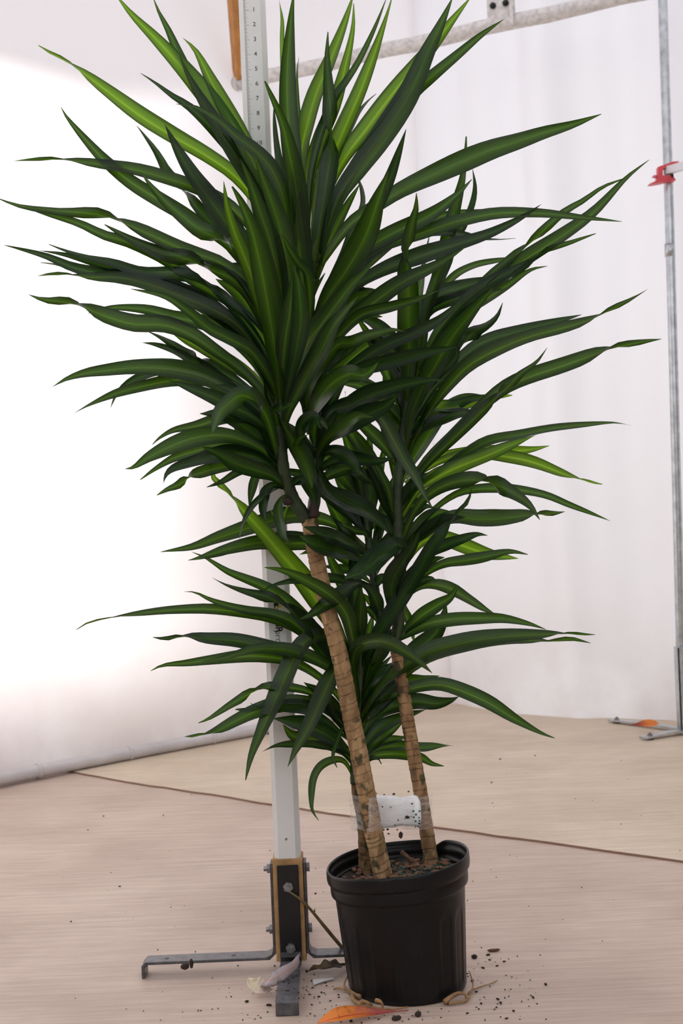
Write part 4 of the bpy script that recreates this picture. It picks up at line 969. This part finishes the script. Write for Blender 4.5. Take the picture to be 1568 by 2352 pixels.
# roots escaping under the pot
def root(pts, r, nm='root'):
    tube(nm, spline([Vector(p) for p in pts], 14), lambda t: r*(1-.6*t), M['root'], plant, 6, lambda i, k: .25*noise.noise(Vector((i*.8, k*1.3, r*999))))
def g3(px, py, z): return loc(G(px, py, z))
root([g3(828, 2290, .006), g3(815, 2284, .006), g3(795, 2273, .007), g3(775, 2270, .004), g3(766, 2272, .003)], .0042)
root([g3(795, 2272, .006), g3(790, 2262, .010), g3(796, 2245, .018), g3(799, 2238, .02)], .0022)
root([g3(808, 2286, .006), g3(815, 2300, .006), g3(840, 2310, .006), g3(870, 2316, .004), g3(900, 2318, .004), g3(937, 2313, .004)], .0036)
root([g3(835, 2310, .004), g3(830, 2300, .012), g3(845, 2303, .012), g3(855, 2310, .005)], .0040)
root([g3(863, 2298, .016), g3(872, 2300, .016), g3(878, 2308, .010), g3(880, 2316, .005)], .0042)
root([g3(1020, 2302, .005), g3(1035, 2290, .010), g3(1052, 2281, .012), g3(1068, 2284, .008), g3(1074, 2294, .005)], .0045)
root([g3(1030, 2305, .004), g3(1050, 2302, .004), g3(1070, 2298, .004), g3(1078, 2285, .006), g3(1086, 2262, .012), g3(1078, 2232, .022)], .0024)
root([g3(1070, 2290, .004), g3(1082, 2276, .005), g3(1100, 2268, .003), g3(1130, 2258, .003), g3(1142, 2252, .003)], .0020)

# ------------------------------------------------------------------ foam pad and clear film bound round the canes
wc = P(900, 1868, 2.235)
wrap = tag(empty('cane_wrap', wc), 'white foam pad bound to the bare canes with clear plastic film', 'wrap')
bm = bmesh.new()
pa, pb = P(850, 1866, 2.24)-wc, P(966, 1862, 2.225)-wc
N = 22; ringp = 20; V = []; Fc = []
for i in range(N+1):
    t = i/N; c = pa.lerp(pb, t); e = min(1, min(t, 1-t)/.10); e = math.sqrt(max(0, 1-(1-e)**2))
    hh = (.0250+.002*math.sin(t*7))*(.55+.45*e); dd = .015*(.35+.65*e)
    for k in range(ringp):
        a = 2*math.pi*k/ringp; ca, sa = math.cos(a), math.sin(a)
        sq = lambda x: math.copysign(abs(x)**.45, x)
        V.append(c+Vector((0, dd*sq(ca), hh*sq(sa)+.0015*noise.noise(Vector((t*9, sa*2, ca))))))
for i in range(N):
    for k in range(ringp):
        k2 = (k+1) % ringp; Fc.append((i*ringp+k, i*ringp+k2, (i+1)*ringp+k2, (i+1)*ringp+k))
Fc.append(tuple(range(ringp))[::-1]); Fc.append(tuple(N*ringp+k for k in range(ringp)))
pad = mesh_obj('foam_pad', V, Fc, M['pad'], wrap)
# film: a loop round the three canes and the pad
hullp = [P(805, 1868, 2.25), P(826, 1868, 2.215), P(850, 1868, 2.178), P(868, 1868, 2.180), P(915, 1866, 2.20), P(975, 1866, 2.222), P(992, 1866, 2.238), P(978, 1866, 2.262), P(900, 1866, 2.268), P(826, 1868, 2.272)]
loop = spline(hullp+[hullp[0]], 121)[:-1]
V = []; Fc = []; nz = 12
for i, p in enumerate(loop):
    for j in range(nz+1):
        z = (j/nz-.5)*.056+.003*math.sin(i*.21)+.002*noise.noise(Vector((i*.4, 0, j*.02)))
        out = (p-wc); out.z = 0; out.normalize()
        V.append(p-wc+out*(.002*noise.noise(Vector((i*.12, j*.9, 4)))+.0012*noise.noise(Vector((i*.5, j*.5, 8)))+.003*abs(j/nz-.5))+Vector((0, 0, z)))
n_ = len(loop)
for i in range(n_):
    for j in range(nz):
        a = i*(nz+1)+j; b = ((i+1) % n_)*(nz+1)+j; Fc.append((a, b, b+1, a+1))
mesh_obj('plastic_film', V, Fc, M['film'], wrap)
random.seed(5); bm = bmesh.new()
for px, py in [(897, 1854), (914, 1884), (907, 1895), (949, 1863), (963, 1863), (955, 1871), (944, 1875), (962, 1878), (954, 1886), (963, 1885), (962, 1891), (954, 1899), (960, 1898), (864, 1906), (881, 1906), (848, 1934), (868, 1910), (970, 1836), (930, 1880)]:
    p = P(px, py, 2.207)-wc
    ico_scatter(bm, p, random.uniform(.0012, .0021))
tag(bm_obj('granules', bm, M['granule'], wrap), 'teal granules caught in the film', kind='stuff')
bm = bmesh.new()
for px, py, r in [(935, 1877, .003), (878, 1853, .0015), (946, 1846, .0015), (950, 1877, .0015), (904, 1824, .002), (865, 1822, .0012), (882, 1825, .0012), (938, 1818, .0014), (892, 1915, .0016), (912, 1906, .0013), (890, 1905, .002)]:
    ico_scatter(bm, P(px, py, 2.206)-wc, r, (1.6, .5, 1), random.uniform(0, 3))
ico_scatter(bm, P(920, 1918, 2.207)-wc, .006, (.7, .3, 1.1))
tag(bm_obj('bark_flakes', bm, M['crumb'], wrap), kind='stuff')

# ------------------------------------------------------------------ things lying on the floor
def fallen_leaf(name, path, width, mat, label, cup=.25, nrm=Vector((0, 0, 1)), peak=.5, twist=0, wav=0.0):
    p0 = Vector((path[0].x, path[0].y, 0)); n = 20; pts = spline([Vector(p)-p0 for p in path], n); NA = 7
    V = []; Fc = []; U = []
    for i, p in enumerate(pts):
        t = i/(n-1); tg = (pts[min(i+1, n-1)]-pts[max(i-1, 0)]).normalized()
        nn = nrm-nrm.dot(tg)*tg; nn.normalize(); nn = Matrix.Rotation(twist*(t-.5), 3, tg) @ nn; wd = tg.cross(nn)
        w_ = width/2*math.sin(math.pi*min(1, (t**(.693/-math.log(peak)))))**.8 if 0 < t < 1 else .0004
        w_ = max(w_, .0007)
        for k in range(NA):
            x = (k/(NA-1)-.5)*2
            V.append(p+wd*x*w_+nn*(cup*w_*abs(x)**1.4+wav*math.sin(t*22+x*2)*abs(x))); U.append((k/(NA-1), t))
    nb = len(V)
    for i in range(n-1):
        for k in range(NA-1):
            a = i*NA+k; Fc.append((a, a+1, a+NA+1, a+NA))
    o = mesh_obj(name, V, Fc, M[mat], None, True, U); o.location = p0
    md = o.modifiers.new('thickness', 'SOLIDIFY'); md.thickness = .0006; md.offset = 0
    return tag(o, label, 'leaf')
zl = .0035
fallen_leaf('fallen_leaf', [G(937, 2321, .004), G(880, 2325, .006), G(820, 2330, .010), G(775, 2338, .014), G(728, 2350, .006)], .030, 'fall_orange', 'orange and red fallen leaf lying in front of the black pot', .5, Vector((.1, -.55, 1)), .72, .5)
fallen_leaf('fallen_leaf', [P(688, 2190, 2.195), P(678, 2215, 2.17), P(655, 2232, 2.155), P(625, 2250, 2.15), G(588, 2262, .010)], .021, 'fall_mauve', 'long mauve grey fallen leaf propped against the black post bracket', -.35, Vector((.45, -.75, .55)), .5, .3, .0015)
fallen_leaf('fallen_leaf', [G(570, 2246, .030), G(578, 2260, .020), G(594, 2270, .012), G(622, 2273, .006)], .032, 'fall_cream', 'small curled cream fallen leaf at the end of the mauve leaf', .6, Vector((-.1, -.6, .9)), .5, .5, .001)
fallen_leaf('fallen_leaf', [G(792, 2216, .010), G(760, 2222, .016), G(728, 2226, .012), G(702, 2232, .004)], .022, 'fall_brown', 'dark brown withered leaf between the post foot and the pot', .7, Vector((0, -.3, 1)), .5, 1.0, .003)
fallen_leaf('fallen_leaf', [G(1440, 1662, .04), G(1455, 1665, .034), G(1480, 1664, .032), G(1512, 1662, .036)], .030, 'fall_orange', 'small orange dry leaf lying across the stand leg', .5, Vector((0, -.7, .7)), .7, .2)
# torn scrap of paper
sp = [G(*p, .002) for p in ((716, 2250), (740, 2251), (764, 2245), (767, 2249), (745, 2256), (720, 2263))]
c0 = Vector((sp[0].x, sp[0].y, 0)); bm = bmesh.new(); prism(bm, [p-c0+Vector((0, 0, .002*(i % 3 == 1))) for i, p in enumerate(sp)], (0, 0, 0), (0, 0, .0006))
o = bm_obj('paper_scrap', bm, M['scrap']); o.location = c0
tag(o, 'torn white paper scrap on the floor beside the black pot', 'paper')
# twig leaning between post and pot
tp = [P(664, 2048, 2.250), P(685, 2062, 2.249), P(712, 2088, 2.258), P(745, 2128, 2.275), P(785, 2176, 2.30), P(818, 2213, 2.318)]
t0 = Vector((tp[-1].x, tp[-1].y, 0))
twig = empty('twig', t0); tag(twig, 'bare olive twig leaning from behind the pot against the post', 'twig')
dn = G(835, 2232)
tpl = [p-t0 for p in tp]; tpl.append(Vector((tpl[-1].x+.012, tpl[-1].y+.012, .003)))
tube('stem', spline(tpl, 40), lambda t: .0016+.0016*min(1, t*2.2), M['twig'], twig, 8, lambda i, k: .35 if i in (6, 7) else .12*noise.noise(Vector((i*.6, k, 2))))
nb = P(722, 2094, 2.256)-t0
tube('bud', [nb, nb+Vector((.001, -.001, .006))], lambda t: .0018*(1-.8*t), M['twig'], twig, 6)
# bark stick on the right, a few larger crumbs
ck = [(1134, 2185, .012, (1, .28, .22), .2), (1089, 2201, .0055, (1, .8, .7), 0), (960, 2334, .0062, (1, .8, .7), 1), (910, 2343, .0068, (1.2, .7, .6), .4), (425, 2226, .007, (1.1, .7, .8), .3), (440, 2222, .0075, (.5, .5, 1.1), 2)]
stick_names = ['bark_stick', 'soil_clod', 'soil_clod', 'soil_clod', 'soil_clod', 'soil_clod']
stick_lab = ['short brown bark stick on the floor right of the pot', 'reddish soil clod on the floor beside the right of the pot', 'dark soil clod on the floor in front of the pot', 'dark soil clod beside the stalk of the orange leaf', 'small clod resting on the long left foot of the post', 'upright splinter resting on the long left foot of the post']
for (px, py, r, sq, rot), nm, lb in zip(ck, stick_names, stick_lab):
    zb = .028 if 'resting' in lb else 0
    p = G(px, py, zb); bm = bmesh.new()
    ico_scatter(bm, Vector((0, 0, r*sq[2]*.8)), r, sq, rot, 2)
    for v in bm.verts: v.co += v.co.normalized()*r*.25*noise.noise(v.co*400+Vector((px, 0, 0)))
    o = bm_obj(nm, bm, M['barkchip' if r > .01 else 'crumb'], None, False); o.location = p; tag(o, lb, 'debris')
# scattered soil
random.seed(11); bm = bmesh.new()
def scatter(cx, cy, sx_, sy_, n, rmin, rmax):
    for _ in range(n):
        px, py = random.gauss(cx, sx_), random.gauss(cy, sy_)
        if py < 1690: continue
        p = G(px, py); r = random.uniform(rmin, rmax)*random.choice((.6, .8, 1, 1.6))
        if (Vector((p.x, p.y))-Vector((PC.x, PC.y))).length < .105: continue
        zt = .0
        if abs(p.x-pc.x) < .02 and 2.06 < p.y < 2.25: zt = .028
        # on the raised rear sheet
        ip = min(range(len(seam)), key=lambda i_: abs(seam[i_].x-p.x))
        if p.y > seam[ip].y: zt = T
        ico_scatter(bm, Vector((p.x, p.y, zt+r*.35)), r, (random.uniform(.7, 1.6), random.uniform(.5, 1), .6), random.uniform(0, 3))
scatter(640, 2290, 60, 30, 34, .0010, .0022); scatter(740, 2290, 30, 26, 40, .0010, .0024); scatter(1110, 2300, 90, 30, 60, .0008, .0020)
scatter(1120, 2215, 45, 18, 26, .0008, .0020); scatter(560, 2320, 140, 40, 40, .0007, .0014); scatter(690, 2255, 10, 14, 20, .0008, .0018)
scatter(850, 2338, 90, 8, 24, .0008, .002); scatter(800, 1950, 420, 130, 46, .0008, .0020); scatter(1300, 1800, 160, 60, 14, .001, .0026); scatter(1250, 2120, 170, 120, 20, .0008, .002); scatter(400, 2080, 180, 110, 22, .0008, .002)
tag(bm_obj('soil_crumbs', bm, M['crumb']), 'dark soil crumbs scattered over the plywood floor', 'soil', kind='stuff')
random.seed(3); bm = bmesh.new()
for _ in range(40):
    px, py = random.uniform(300, 1250), random.uniform(2180, 2345); p = G(px, py)
    if (Vector((p.x, p.y))-Vector((PC.x, PC.y))).length < .105: continue
    ico_scatter(bm, Vector((p.x, p.y, .0008)), random.uniform(.0008, .0016))
tag(bm_obj('spilled_granules', bm, M['granule']), 'teal fertiliser granules spilled on the floor round the pot', 'granules', kind='stuff')
